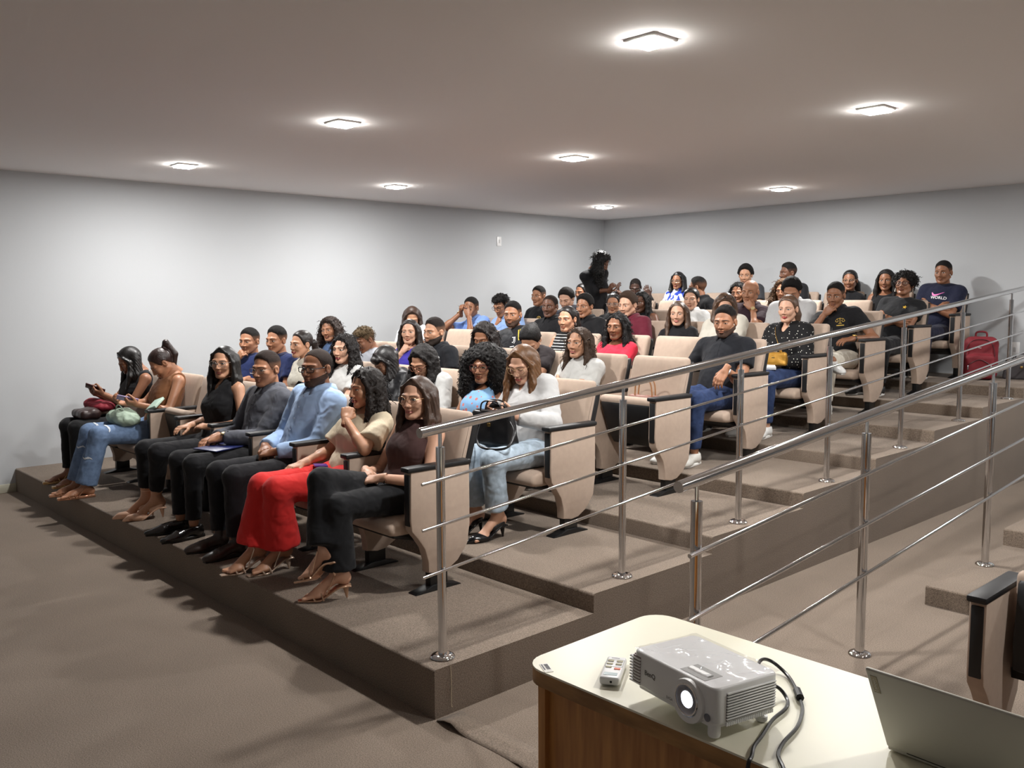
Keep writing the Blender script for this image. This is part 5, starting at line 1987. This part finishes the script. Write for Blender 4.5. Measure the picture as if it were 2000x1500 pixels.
# top: recess by the lens with the zoom ring, and the wrinkled protective film
MB().box((.012, -.082, z1 - .0005), (.088, -.03, z1 + .0008), bev=.0005, seg=1).build('zoom_recess', mat('recess_grey', (176, 176, 172), .5), PJ)
MB().lathe([(.018, 0), (.018, .06)], (.018, -.056, z1 - .014), 20, M=Matrix.Rotation(PI / 2, 3, 'Y')).build('zoom_ring', M_PJ, PJ)
rnd = np.random.RandomState(3)
nx, ny = 46, 34
xs = np.linspace(-w2 + .002, w2 - .002, nx)
ys = np.linspace(-d2 + .003, d2 + .004, ny)
X, Y = np.meshgrid(xs, ys, indexing='ij')
Zf = np.zeros_like(X)
for i in range(46):
    cx, cy, an = rnd.uniform(-w2, w2), rnd.uniform(-d2, d2), rnd.uniform(0, PI)
    ll, ww = rnd.uniform(.015, .06), rnd.uniform(.0025, .005)
    u = (X - cx) * math.cos(an) + (Y - cy) * math.sin(an)
    q = -(X - cx) * math.sin(an) + (Y - cy) * math.cos(an)
    Zf += rnd.uniform(.0012, .0036) * np.exp(-(u / ll) ** 2 - (q / ww) ** 2)
Zf += z1 + .0018
vv = np.stack([X, Y, Zf], -1).reshape(-1, 3)
ff = [(i * ny + j, (i + 1) * ny + j, (i + 1) * ny + j + 1, i * ny + j + 1) for i in range(nx - 1) for j in range(ny - 1)]


def film_mat():
    m = bpy.data.materials.new('clear_film')
    m.use_nodes = True
    nt = m.node_tree
    nt.nodes.remove(nt.nodes['Principled BSDF'])
    t = nt.nodes.new('ShaderNodeBsdfTransparent')
    t.inputs[0].default_value = (.97, .97, .98, 1)
    g = nt.nodes.new('ShaderNodeBsdfGlossy')
    g.inputs['Roughness'].default_value = .08
    mx = nt.nodes.new('ShaderNodeMixShader')
    mx.inputs[0].default_value = .22
    nt.links.new(t.outputs[0], mx.inputs[1])
    nt.links.new(g.outputs[0], mx.inputs[2])
    nt.links.new(mx.outputs[0], nt.nodes['Material Output'].inputs[0])
    return m


M_FILM = film_mat()
FILM = put('protective_film', npmesh('protective_film', [(vv, ff, 0)], [M_FILM]), PJ)
# feet
for (x, y, ad) in ((.03, -.066, 1), (.112, -.074, 0), (.108, .07, 1), (-.1, .07, 0)):
    b = MB()
    if ad:
        b.lathe([(.006, .03), (.006, .013), (.0135, .012), (.0135, .003), (.011, .0)], (x, y, 0.001), 20)
    else:
        b.lathe([(.0135, .03), (.0135, .004), (.012, .0)], (x, y, .002), 18)
    b.build('foot', M_PJ, PJ)
FRONT = Matrix.Rotation(PI / 2, 4, 'X')
lettering('logo', 'BenQ', .0155, Matrix.Translation((-.088, -d2, .066)) @ FRONT, mat('logo_grey', (96, 92, 90), .4), PJ, .0007, True)
lettering('model_mark', 'SVGA', .0085, Matrix.Translation((-.014, -d2, .04)) @ FRONT, MATS['logo_grey'], PJ, .0007)

# remote control on a clear sleeve
RM = empty('remote_control', (1.345, -.492, .7502), math.radians(32))
tag(RM, 'small white remote control with an orange button on the cream desk', 'remote')
b = MB()
b.box((-.024, -.066, .003), (.024, .066, .023), bev=.006, seg=3)
b.build('case', M_WHITEPL, RM)
MB().box((-.016, -.052, .0226), (.016, -.036, .0236)).build('display', mat('lcd_grey', (150, 168, 172), .3), RM)
for i, (x, y, c) in enumerate([(-.011, .034, 0), (.011, .034, 0), (-.011, .016, 0), (.011, .016, 0), (-.011, -.004, 0), (.011, -.012, 1)]):
    MB().box((x - .0075, y - .005, .0225), (x + .0075, y + .005, .0246), bev=.001, seg=1).build('button', mat('orange_button', (226, 96, 48), .4) if c else mat('button_khaki', (168, 162, 128), .5), RM)
b = MB()
for (x0, y0, x1, y1) in ((-.0215, .042, .0215, .0425), (-.0215, -.0005, .0215, 0), (-.0215, 0, -.021, .0425), (.021, 0, .0215, .0425)):
    b.box((x0, y0, .0231), (x1, y1, .0234))
b.build('printed_frame', MATS['print_dark'], RM)
MB().lathe([(.003, 0), (.003, .0006)], (0.004, -.0662, .013), 12, M=RX90).build('emitter', M_BLACKPL, RM)
MB().box((-.012, .051, .0229), (.008, .0532, .0233)).build('brand_mark', MATS['print_dark'], RM)
sl = MB()
sl.add([(-.036, -.082, .0012), (.034, -.086, .0014), (.038, .07, .0012), (-.032, .075, .0016)], [(0, 1, 2, 3)])
sl.build('clear_sleeve', M_FILM, RM)

# power and video cables
M_CABLE = mat('black_cable', (18, 18, 19), .35)
c1 = [(1.655, -.36, .80), (1.60, -.25, .795), (1.595, -.19, .775), (1.64, -.195, .757), (1.69, -.245, .757), (1.735, -.30, .757), (1.765, -.345, .757), (1.795, -.42, .757), (1.81, -.50, .757), (1.83, -.555, .757), (1.865, -.594, .756), (1.885, -.616, .735), (1.89, -.622, .6), (1.89, -.622, .3), (1.885, -.66, .02), (1.87, -.78, .008)]
CB = empty('video_cable', (1.89, -.62, 0))
tag(CB, 'black cable with a ferrite block curling from the projector over the desk edge', 'cable')
off = Vector((1.89, -.62, 0))
MB().tube([p - off for p in smooth_curve(c1, 8)], .0042, 8).build('cord', M_CABLE, CB)
fd_ = (Vector(c1[5]) - Vector(c1[4])).normalized()
MB().tube([Vector(c1[4]) * .35 + Vector(c1[5]) * .65 - fd_ * .02 - off + Vector((0, 0, .004)), Vector(c1[4]) * .35 + Vector(c1[5]) * .65 + fd_ * .02 - off + Vector((0, 0, .004))], .0095, 8).build('ferrite_block', M_BLACKPL, CB)
c2 = [(1.67, -.37, .79), (1.68, -.31, .775), (1.71, -.315, .757), (1.733, -.36, .757), (1.742, -.43, .757), (1.765, -.51, .757), (1.778, -.56, .757), (1.795, -.596, .756), (1.80, -.618, .735), (1.80, -.622, .6), (1.80, -.622, .3), (1.80, -.66, .02), (1.78, -.8, .008)]
CB2 = MB().tube([p - Vector((1.8, -.62, 0)) for p in smooth_curve(c2, 8)], .0042, 8).build('power_cable', M_CABLE)
CB2.location = (1.8, -.62, 0)
tag(CB2, 'thin black power cable dropping from the projector over the desk edge', 'cable')

# laptop, screen facing away
LP = empty('laptop', (2.125, -.372, .7505), math.radians(-2))
tag(LP, 'open silver laptop seen from behind its lid on the cream desk', 'laptop')
M_SILV = mat('silver_grey', (192, 189, 178), .4, metal=.0)
MB().box((-.16, 0, 0.002), (.16, .222, .015), bev=.004).build('base', M_SILV, LP)
kb = MB()
for i in range(13):
    for j in range(5):
        kb.box((-.143 + i * .022, .03 + j * .02, .0148), (-.124 + i * .022, .047 + j * .02, .0164))
kb.build('keys', M_BLACKPL, LP, smooth=False)
LID = empty('lid_pivot', (0, .0, .012))
ang = math.radians(28)
b = MB()
b.box((-.16, -.004, 0), (.16, .004, .217), bev=.0035, seg=3)
lid = b.build('lid', M_SILV, LP)
lid.location = (0, 0, .012)
lid.rotation_euler = (ang, 0, 0)
bpy.data.objects.remove(LID)
MB().box((-.152, .0035, .008), (.152, .0046, .209)).build('screen', mat('dark_screen', (26, 28, 34), .15), lid)
pl_ = MB().box((-.152, -.0048, .158), (-.139, -.0038, .203)).build('name_plate', mat('plate_bronze', (118, 108, 88), .35, metal=.4), lid)
lettering('plate_text', 'Lenovo', .0115, Matrix.Translation((-.1425, -.0048, .162)) @ Matrix.Rotation(PI / 2, 4, 'X') @ Matrix.Rotation(PI / 2, 4, 'Z'), mat('plate_light', (220, 214, 200), .4), lid, .0004)
MB().tube([(-.12, .004, .012), (.12, .004, .012)], .006, 10).build('hinge', M_BLACKPL, LP)

# ---------------------------------------------------------------- prints on clothes
def drape(pid, v2, faces, cx, cz, sc, m, name, off=.0022, ang=0.0):
    """flat print (x right of the wearer's view from the front, z up) laid on the chest of a garment"""
    P = PEOPLE[pid]
    Rt, Hc, L, fn = P['Rt'], P['Hc'], P['L'], P['topf']
    ca, sa = math.cos(ang), math.sin(ang)
    q = np.array([(cx + sc * (p[0] * ca - p[1] * sa), -.32, L - cz + sc * (p[0] * sa + p[1] * ca)) for p in v2])
    w_ = (Hc + q @ Rt.T).astype(F32)
    fw = Rt[:, 1].astype(F32)
    for _ in range(30):
        w_ = w_ + np.clip(fn(w_), -.03, .03)[:, None] * fw * F32(.85)
    w_ = w_ - fw * F32(off)
    return put(name, npmesh(name, [(w_, faces, 0)], [m]), P['shirt'])


def strip(pts, wid):
    """2D ribbon along points with per-point half widths"""
    v, f = [], []
    for i, p in enumerate(pts):
        a = pts[max(0, i - 1)]
        b = pts[min(len(pts) - 1, i + 1)]
        d = np.array(b) - np.array(a)
        d = d / (np.linalg.norm(d) + 1e-9)
        n = np.array([-d[1], d[0]])
        wv = wid[i] if isinstance(wid, (list, tuple)) else wid
        v += [tuple(np.array(p) + n * wv), tuple(np.array(p) - n * wv)]
    f = [(2 * i, 2 * i + 1, 2 * i + 3, 2 * i + 2) for i in range(len(pts) - 1)]
    return v, f


def ring2(cx, cy, r, wd, n=16, a0=0, a1=2 * PI):
    return strip([(cx + r * math.cos(a0 + (a1 - a0) * i / n), cy + r * math.sin(a0 + (a1 - a0) * i / n)) for i in range(n + 1)], wd)


def join2(*parts):
    V, Fc = [], []
    for v, f in parts:
        o = len(V)
        V += list(v)
        Fc += [tuple(i + o for i in q) for q in f]
    return V, Fc


M_GOLD = mat('gold_print', (206, 168, 62), .5)
M_PINK = mat('pink_print', (222, 110, 178), .5)
M_WPRINT = mat('white_print', (226, 226, 228), .5)
M_YEL = mat('yellow_print', (214, 190, 70), .5)
# the wearer's left breast is at +x
sw_ = strip([(-.06, .012), (-.045, -.012), (-.025, -.018), (0, -.010), (.03, .004), (.062, .022)], [.004, .011, .010, .007, .004, .0006])
drape(56, sw_[0], sw_[1], .0, .14, 1.0, M_PINK, 'swoosh_print')
tv, tf = text_geo('WORLD', .042, True)
drape(56, [(p[0] - .062, p[1]) for p in tv], tf, .0, .195, 1.0, M_WPRINT, 'chest_print')
sc_ = join2(strip([(0, -.03), (0, .028)], .0022), strip([(-.03, .018), (0, .022), (.03, .018)], .002), ring2(-.03, -.002, .013, .0022, 8, PI, 2 * PI), ring2(.03, -.002, .013, .0022, 8, PI, 2 * PI),
            strip([(-.03, .018), (-.043, -.002)], .0012), strip([(-.03, .018), (-.017, -.002)], .0012), strip([(.03, .018), (.043, -.002)], .0012), strip([(.03, .018), (.017, -.002)], .0012), strip([(-.016, -.032), (.016, -.032)], .0028))
drape(52, sc_[0], sc_[1], .07, .15, .85, M_GOLD, 'scales_emblem')
u_ = strip([(-.03, 0), (.03, 0)], .004)
drape(52, u_[0], u_[1], .07, .195, 1.0, M_GOLD, 'emblem_caption')
sv = [(0, 0)] + [((.026 if i % 2 == 0 else .011) * math.cos(PI / 2 + i * PI / 5), (.026 if i % 2 == 0 else .011) * math.sin(PI / 2 + i * PI / 5)) for i in range(10)]
drape(55, sv, [(0, 1 + i, 1 + (i + 1) % 10) for i in range(10)], .07, .12, .8, M_GOLD, 'star_emblem')
r_ = join2(ring2(0, 0, .022, .003), strip([(-.01, -.006), (0, .012), (.01, -.006)], .0025))
drape(26, r_[0], r_[1], .07, .18, 1.0, M_GOLD, 'ring_emblem')
j_ = join2(strip([(.0, .03), (.0, -.01), (-.012, -.026), (-.022, -.02)], .004), strip([(.012, .03), (.012, -.016), (.0, -.036)], .0028), strip([(-.02, .03), (.016, .03)], .003))
drape(23, j_[0], j_[1], .07, .15, .9, M_WPRINT, 'chest_emblem')
e_ = strip([(-.03, 0), (.03, .004)], .006)
drape(23, e_[0], e_[1], .05, .21, .7, M_WPRINT, 'sponsor_mark')
for i in range(3):
    s_ = strip([(.085 + i * .017, -.10 + .02 * i), (.08 + i * .016, -.05 + .015 * i), (.075 + i * .016, .0 + .005 * i)], .0055)
    drape(23, s_[0], s_[1], .03, .055, 1.0, M_YEL, 'shoulder_stripe', off=.003)
e_ = join2(ring2(0, .012, .012, .004), strip([(-.02, -.012), (.02, -.012)], .005))
drape(17, e_[0], e_[1], .10, .14, 1.0, M_WPRINT, 'sleeve_emblem')


# ---------------------------------------------------------------- things people hold or keep beside them
def blob(name, fn, lo, hi, vox, m, loc, label, cat, rz=0.0):
    v, q = nets(fn, lo, hi, vox, margin=.012)
    o = put(name, npmesh(name, [(v, q, 0)], [m]), None, loc, (0, 0, rz))
    return tag(o, label, cat)


def rbox(p, c, h, r):
    q = np.abs(p - np.asarray(c, F32)) - (np.asarray(h, F32) - F32(r))
    return np.sqrt((np.maximum(q, 0) ** 2).sum(1)) + np.minimum(q.max(1), 0) - F32(r)


def seat_pt(row, k, x, y, z):
    return (seat_x(row, k) + x, row_y(row) + y, step_z(row) + z)


def phone(pid, s, rgb, label, tilt=None):
    P = PEOPLE[pid]
    a = P['arms'][s]
    fr_ = frame(a[3], a[4])
    c = a[2] + fr_ @ np.array([-s * .0 , .075, -.030])
    up = np.array([0, -.5, .85])
    fw = frame(a[3], -np.array(a[4]))
    M3 = Matrix(((fw[0, 0], fw[0, 1], fw[0, 2]), (fw[1, 0], fw[1, 1], fw[1, 2]), (fw[2, 0], fw[2, 1], fw[2, 2])))
    b = MB()
    b.box((-.037, -.07, -.004), (.037, .085, .004), bev=.0035, seg=2)
    e = empty('phone', Vector(P['base']) + Vector(c))
    e.rotation_euler = M3.to_euler()
    tag(e, label, 'phone')
    b.build('case', mat('phone_%d_%d_%d' % rgb, rgb, .35), e)
    MB().box((-.034, -.066, .0038), (.034, .081, .0044)).build('screen', mat('phone_glass', (20, 22, 28), .1, emit=(90, 100, 120), estr=.25), e)
    return e


phone(1, 1, (70, 24, 30), 'dark red phone held by the woman with straight black hair')
phone(2, 1, (176, 158, 206), 'lilac phone held by the woman with the high ponytail')
phone(12, 1, (30, 30, 34), 'dark phone held by the woman with black curls in white')
phone(20, 1, (24, 24, 28), 'black phone held by the woman in the white blouse')

# lap of the two women at the wall
M_REDCL = mat('red_fabric', (126, 20, 38), .75, bump=.25, scale=120)
blob('red_jacket', lambda p: smin(ell(p, (0, 0, .04), (.15, .10, .045)), ell(p, (-.08, -.04, .06), (.07, .07, .045)), .04) + .007 * noise3(p, 55, 1),
     (-.2, -.15, -.03), (.2, .15, .13), .007, M_REDCL, seat_pt(1, 7, -.06, -.2, .56), 'crumpled dark red jacket on the lap of the woman with straight black hair', 'jacket')
M_DBAG = mat('dark_brown_leather', (52, 34, 32), .4, bump=.15, scale=90)
blob('brown_bag', lambda p: smin(rbox(p, (0, 0, .03), (.13, .08, .035), .03), ell(p, (.02, .02, .05), (.1, .06, .03)), .03) + .004 * noise3(p, 45, 4),
     (-.18, -.13, -.03), (.18, .13, .11), .007, M_DBAG, seat_pt(1, 7, .0, -.34, .525), 'dark brown leather bag on black trousers beside the red jacket', 'bag')
M_SAGE = mat('sage_fabric', (158, 176, 158), .75, bump=.2, scale=140)
SB = blob('sage_bag', lambda p: smin(smin(ell(p, (0, 0, .06), (.14, .10, .065)), ell(p, (.10, .0, .045), (.08, .09, .05)), .03), ell(p, (-.09, -.02, .055), (.07, .075, .055)), .03) + .006 * noise3(p, 48, 2) + .003 * noise3(p, 110, 5),
          (-.24, -.15, -.03), (.24, .15, .16), .007, M_SAGE, seat_pt(1, 6, .02, -.25, .515), 'soft sage green bag on the lap of the woman with the ponytail', 'bag')
b = MB()
b.tube(smooth_curve([(-.08, -.02, .10), (-.05, -.03, .14), (.02, -.03, .15), (.08, -.02, .115)], 5), .006, 6, flat=.5)
b.build('handle', M_SAGE, SB)
GB = MB().box((-.045, -.07, -.011), (.045, .07, .011), bev=.004).build('phone_case', mat('pale_green_case', (176, 200, 184), .5))
GB.location = seat_pt(1, 6, .225, -.08, .675)
GB.rotation_euler = (.45, -.35, .5)
tag(GB, 'pale green wallet leaning on the armrest beside the sage bag', 'wallet')
FD = MB().box((-.11, -.15, 0), (.11, .15, .008), bev=.002).build('folder', mat('navy_folder', (34, 42, 92), .4))
FD.location = seat_pt(1, 3, .02, -.21, .528)
FD.rotation_euler = (.02, 0, .25)
tag(FD, 'navy blue folder lying on the lap of the man in grey', 'folder')
PP = MB().box((-.036, -.075, 0), (.036, .075, .009), bev=.003).build('phone', mat('purple_case', (84, 48, 132), .3))
PP.location = seat_pt(1, 1, .02, -.16, .545)
PP.rotation_euler = (-.1, .05, 1.1)
tag(PP, 'purple phone lying on the red trousers in the front row', 'phone')
BR = MB()
a_ = PEOPLE[7]['arms'][1]
ax_ = (a_[2] - a_[1]) / np.linalg.norm(a_[2] - a_[1])
fr7 = frame(ax_, a_[4])
BR.tube([Vector(a_[2] - ax_ * .02 + fr7 @ np.array([math.cos(t) * .027, 0, math.sin(t) * .026])) for t in [2 * PI * i / 16 for i in range(16)]], .003, 6, closed=True)
BR.build('bracelet', M_BLACKPL, PEOPLE[7]['obj'])

# handbags
def handbag(name, loc, rz, w, d, h, m, label, handle=.12, hm=None, strap=None):
    e = empty(name, loc, rz)
    tag(e, label, 'bag')

    def fn(p):
        t = np.clip(p[:, 2] / h, 0, 1)
        q = p.copy()
        q[:, 0] = q[:, 0] / (1 - .12 * t)
        q[:, 1] = q[:, 1] / (1 - .45 * t)
        return rbox(q, (0, 0, h / 2), (w / 2, d / 2, h / 2), .02) * F32(.7) + .003 * noise3(p, 40, 3)
    v, q = nets(fn, (-w * .7, -d, -.02), (w * .7, d, h + .03), .008, margin=.015)
    put('bag_body', npmesh('bag_body', [(v, q, 0)], [m]), e)
    for s in (-1, 1):
        MB().tube(smooth_curve([(-w * .25, s * d * .2, h * .85), (-w * .2, s * d * .24, h + handle * .7), (0, s * d * .25, h + handle), (w * .2, s * d * .24, h + handle * .7), (w * .25, s * d * .2, h * .85)], 6), .005, 7).build('handle', hm or m, e)
    if strap:
        MB().tube(smooth_curve(strap, 7), .007, 6, flat=.35).build('shoulder_strap', m, e)
    MB().box((-.012, -d * .42, h * .55), (.012, -d * .36, h * .66), bev=.003).build('clasp', mat('bag_gold', (196, 160, 96), .25, metal=.9), e)
    return e


M_BLKL = mat('black_leather', (22, 22, 24), .32, bump=.12, scale=160)
handbag('handbag', seat_pt(2, 0, -.06, -.27, .52), .25, .30, .12, .2, M_BLKL, 'black leather handbag on the pale jeans of the woman in white', .06,
        strap=[(.13, -.02, .16), (.2, -.08, .1), (.2, -.16, .02), (.08, -.2, .01), (-.02, -.14, .04), (-.03, -.08, .15)])
handbag('handbag', seat_pt(3, 0, .03, .075, .455), .1, .28, .1, .17, mat('rosy_leather', (140, 96, 84), .45, bump=.1, scale=120), 'rosy brown handbag with a tan handle lying on the raised empty seat', .12, mat('tan_leather', (150, 104, 66), .4))
GO = handbag('clutch_bag', seat_pt(5, 0, .03, -.2, .55), .3, .22, .09, .11, mat('gold_leather', (176, 130, 50), .35, metal=.5, bump=.2, scale=60), 'small gold bag on the lap of the polka dot blouse', .02)
BK = MB().box((-.07, -.1, 0), (.07, .1, .022), bev=.003).build('book', mat('white_cover', (222, 224, 228), .5))
BK.location = seat_pt(5, 0, .02, -.3, .535)
BK.rotation_euler = (.06, 0, .6)
tag(BK, 'white covered book under the small gold bag', 'book')
# strap of the gold bag across the dotted blouse
P51 = PEOPLE[51]
pts = []
for i in range(9):
    t = i / 8
    pts.append(P51['Hc'] + P51['Rt'] @ np.array([-.08 + .14 * t, -.3, P51['L'] - .06 - .3 * t]))
w_ = np.array(pts).astype(F32)
fw = P51['Rt'][:, 1].astype(F32)
for _ in range(30):
    w_ = w_ + np.clip(P51['topf'](w_), -.03, .03)[:, None] * fw * F32(.85)
MB().tube([Vector(x) - Vector(fw) * .003 for x in w_], .0032, 6).build('bag_chain', mat('bag_gold', (196, 160, 96), .25, metal=.9), P51['obj'])
handbag('handbag', (-4.26, 6.06, step_z(7) + .62), 1.2, .24, .1, .24, mat('grey_leather', (74, 78, 84), .45), 'grey handbag hanging from the arm of the standing woman', .12)

# red backpack beside the last chair, darker bag behind it
BP = empty('backpack', (-.60, 7.28, step_z(8)), math.radians(18))
tag(BP, 'dark red backpack standing on the top tier by the back wall', 'backpack')
M_BPK = mat('backpack_red', (122, 26, 38), .7, bump=.25, scale=260)


def bpf(p):
    d = rbox(p, (0, 0, .21), (.155, .09, .21), .075)
    d = smin(d, rbox(p, (.0, -.085, .13), (.13, .05, .12), .04), .02)
    return d + .003 * noise3(p, 30, 2)


v, q = nets(bpf, (-.22, -.2, -.02), (.22, .15, .47), .009)
put('pack_body', npmesh('pack_body', [(v, q, 0)], [M_BPK]), BP)
MB().tube(smooth_curve([(-.05, .03, .40), (-.04, .03, .46), (.04, .03, .46), (.05, .03, .40)], 5), .009, 8).build('grab_handle', M_BPK, BP)
M_ZIP = mat('zip_dark', (60, 14, 22), .5)
MB().tube(smooth_curve([(-.125, -.1, .12), (-.12, -.09, .3), (-.06, -.085, .385), (.06, -.085, .385), (.12, -.09, .3), (.125, -.1, .12)], 6), .004, 6).build('zip', M_ZIP, BP)
MB().tube(smooth_curve([(-.1, -.137, .15), (0, -.14, .2), (.1, -.137, .15)], 6), .004, 6).build('zip', M_ZIP, BP)
for x in (-.1, .1):
    MB().box((x - .006, -.15, .1), (x + .006, -.138, .145), bev=.002).build('zip_pull', mat('zip_metal', (180, 180, 184), .25, metal=.9), BP)
for s in (-1, 1):
    MB().tube(smooth_curve([(s * .07, .08, .36), (s * .1, .15, .3), (s * .1, .14, .14), (s * .09, .08, .05)], 6), .014, 8, flat=.4).build('shoulder_strap', M_BPK, BP)
lettering('pack_mark', '~', .05, Matrix.Translation((-.02, -.092, .3)) @ Matrix.Rotation(PI / 2, 4, 'X'), M_WPRINT, BP, .004)
DBG = handbag('duffel_bag', (-.30, 7.56, step_z(8)), .1, .34, .16, .2, mat('charcoal_fabric', (62, 58, 60), .7, bump=.2, scale=200), 'charcoal soft bag half hidden behind the red backpack', .05)

# pen in the raised fist
a_ = PEOPLE[21]['arms'][-1]
fr_ = frame(a_[3], a_[4])
c_ = Vector(PEOPLE[21]['base']) + Vector(a_[2] + fr_ @ np.array([0, .07, -.03]))
PN = MB().tube([(-.06, -.02, .02), (.06, .01, -.01)], [.002, .004], 6).build('pen', mat('pen_dark', (40, 40, 60), .3))
PN.location = c_
tag(PN, 'dark pen in the raised fist of the man in blue', 'pen')
# sunglasses pushed up in the hair
glasses_obj('big', (26, 24, 24), PEOPLE[44]['head'] @ Matrix.Translation((0, -.002, .034)) @ Matrix.Rotation(math.radians(-62), 4, 'X'), PEOPLE[44]['obj'], .002).name = 'sunglasses'

# frayed rips on the wide jeans of the woman with the ponytail
P2 = PEOPLE[2]
M_FRAY = mat('frayed_cotton', (214, 220, 226), .9, bump=.6, scale=300)


def rip(s, seg, t0, half, hgt):
    j, kn, an, td = P2['LG'][s]
    a, b = (j, kn) if seg == 0 else (kn, an)
    c = a + (b - a) * t0
    ax = (b - a) / np.linalg.norm(b - a)
    dr = np.array([.62, -.68, .4]) if seg == 1 else np.array([.45, -.2, .87])
    dr = dr - ax * (dr @ ax)
    dr /= np.linalg.norm(dr)
    sd = np.cross(ax, dr)
    rn = np.random.RandomState(int(t0 * 100))
    pts = []
    n = 14
    for i in range(n):
        u = -1 + 2 * i / (n - 1)
        for sg in (-1, 1):
            w = hgt * (1 - abs(u) ** 3 * .7) * (.6 + .8 * rn.rand())
            pts.append(c + dr * .2 + sd * u * half + ax * sg * w + ax * .008 * math.sin(u * 3))
    w_ = np.array(pts).astype(F32)
    d32 = dr.astype(F32)
    for _ in range(30):
        w_ = w_ - np.clip(P2['botf'](w_), -.03, .03)[:, None] * d32 * F32(.85)
    w_ = w_ + d32 * F32(.003)
    put('frayed_rip', npmesh('frayed_rip', [(w_, [(2 * i, 2 * i + 1, 2 * i + 3, 2 * i + 2) for i in range(n - 1)], 0)], [M_FRAY]), P2['obj'])


rip(1, 0, .9, .05, .008)
rip(1, 1, .45, .04, .007)
rip(-1, 0, .93, .045, .009)
rip(-1, 1, .3, .035, .006)

# black bag with two white letters on the floor under the front row
TB = empty('tote_bag', (-3.32, .52, step_z(1)), .35)
tag(TB, 'black bag with white letters on the floor under the front row', 'bag')
v, q = nets(lambda p: rbox(p, (0, 0, .11), (.13, .07, .11), .04) + .003 * noise3(p, 36, 1), (-.17, -.11, -.02), (.17, .11, .26), .009)
put('bag_body', npmesh('bag_body', [(v, q, 0)], [mat('black_nylon', (16, 16, 18), .6)]), TB)
MB().tube(smooth_curve([(-.05, 0, .2), (-.04, 0, .26), (.04, 0, .26), (.05, 0, .2)], 5), .006, 7).build('handle', MATS['black_nylon'], TB)
lettering('letters', 'AS', .06, Matrix.Translation((-.03, -.07, .05)) @ Matrix.Rotation(PI / 2, 4, 'X'), M_WPRINT, TB, .004, True)
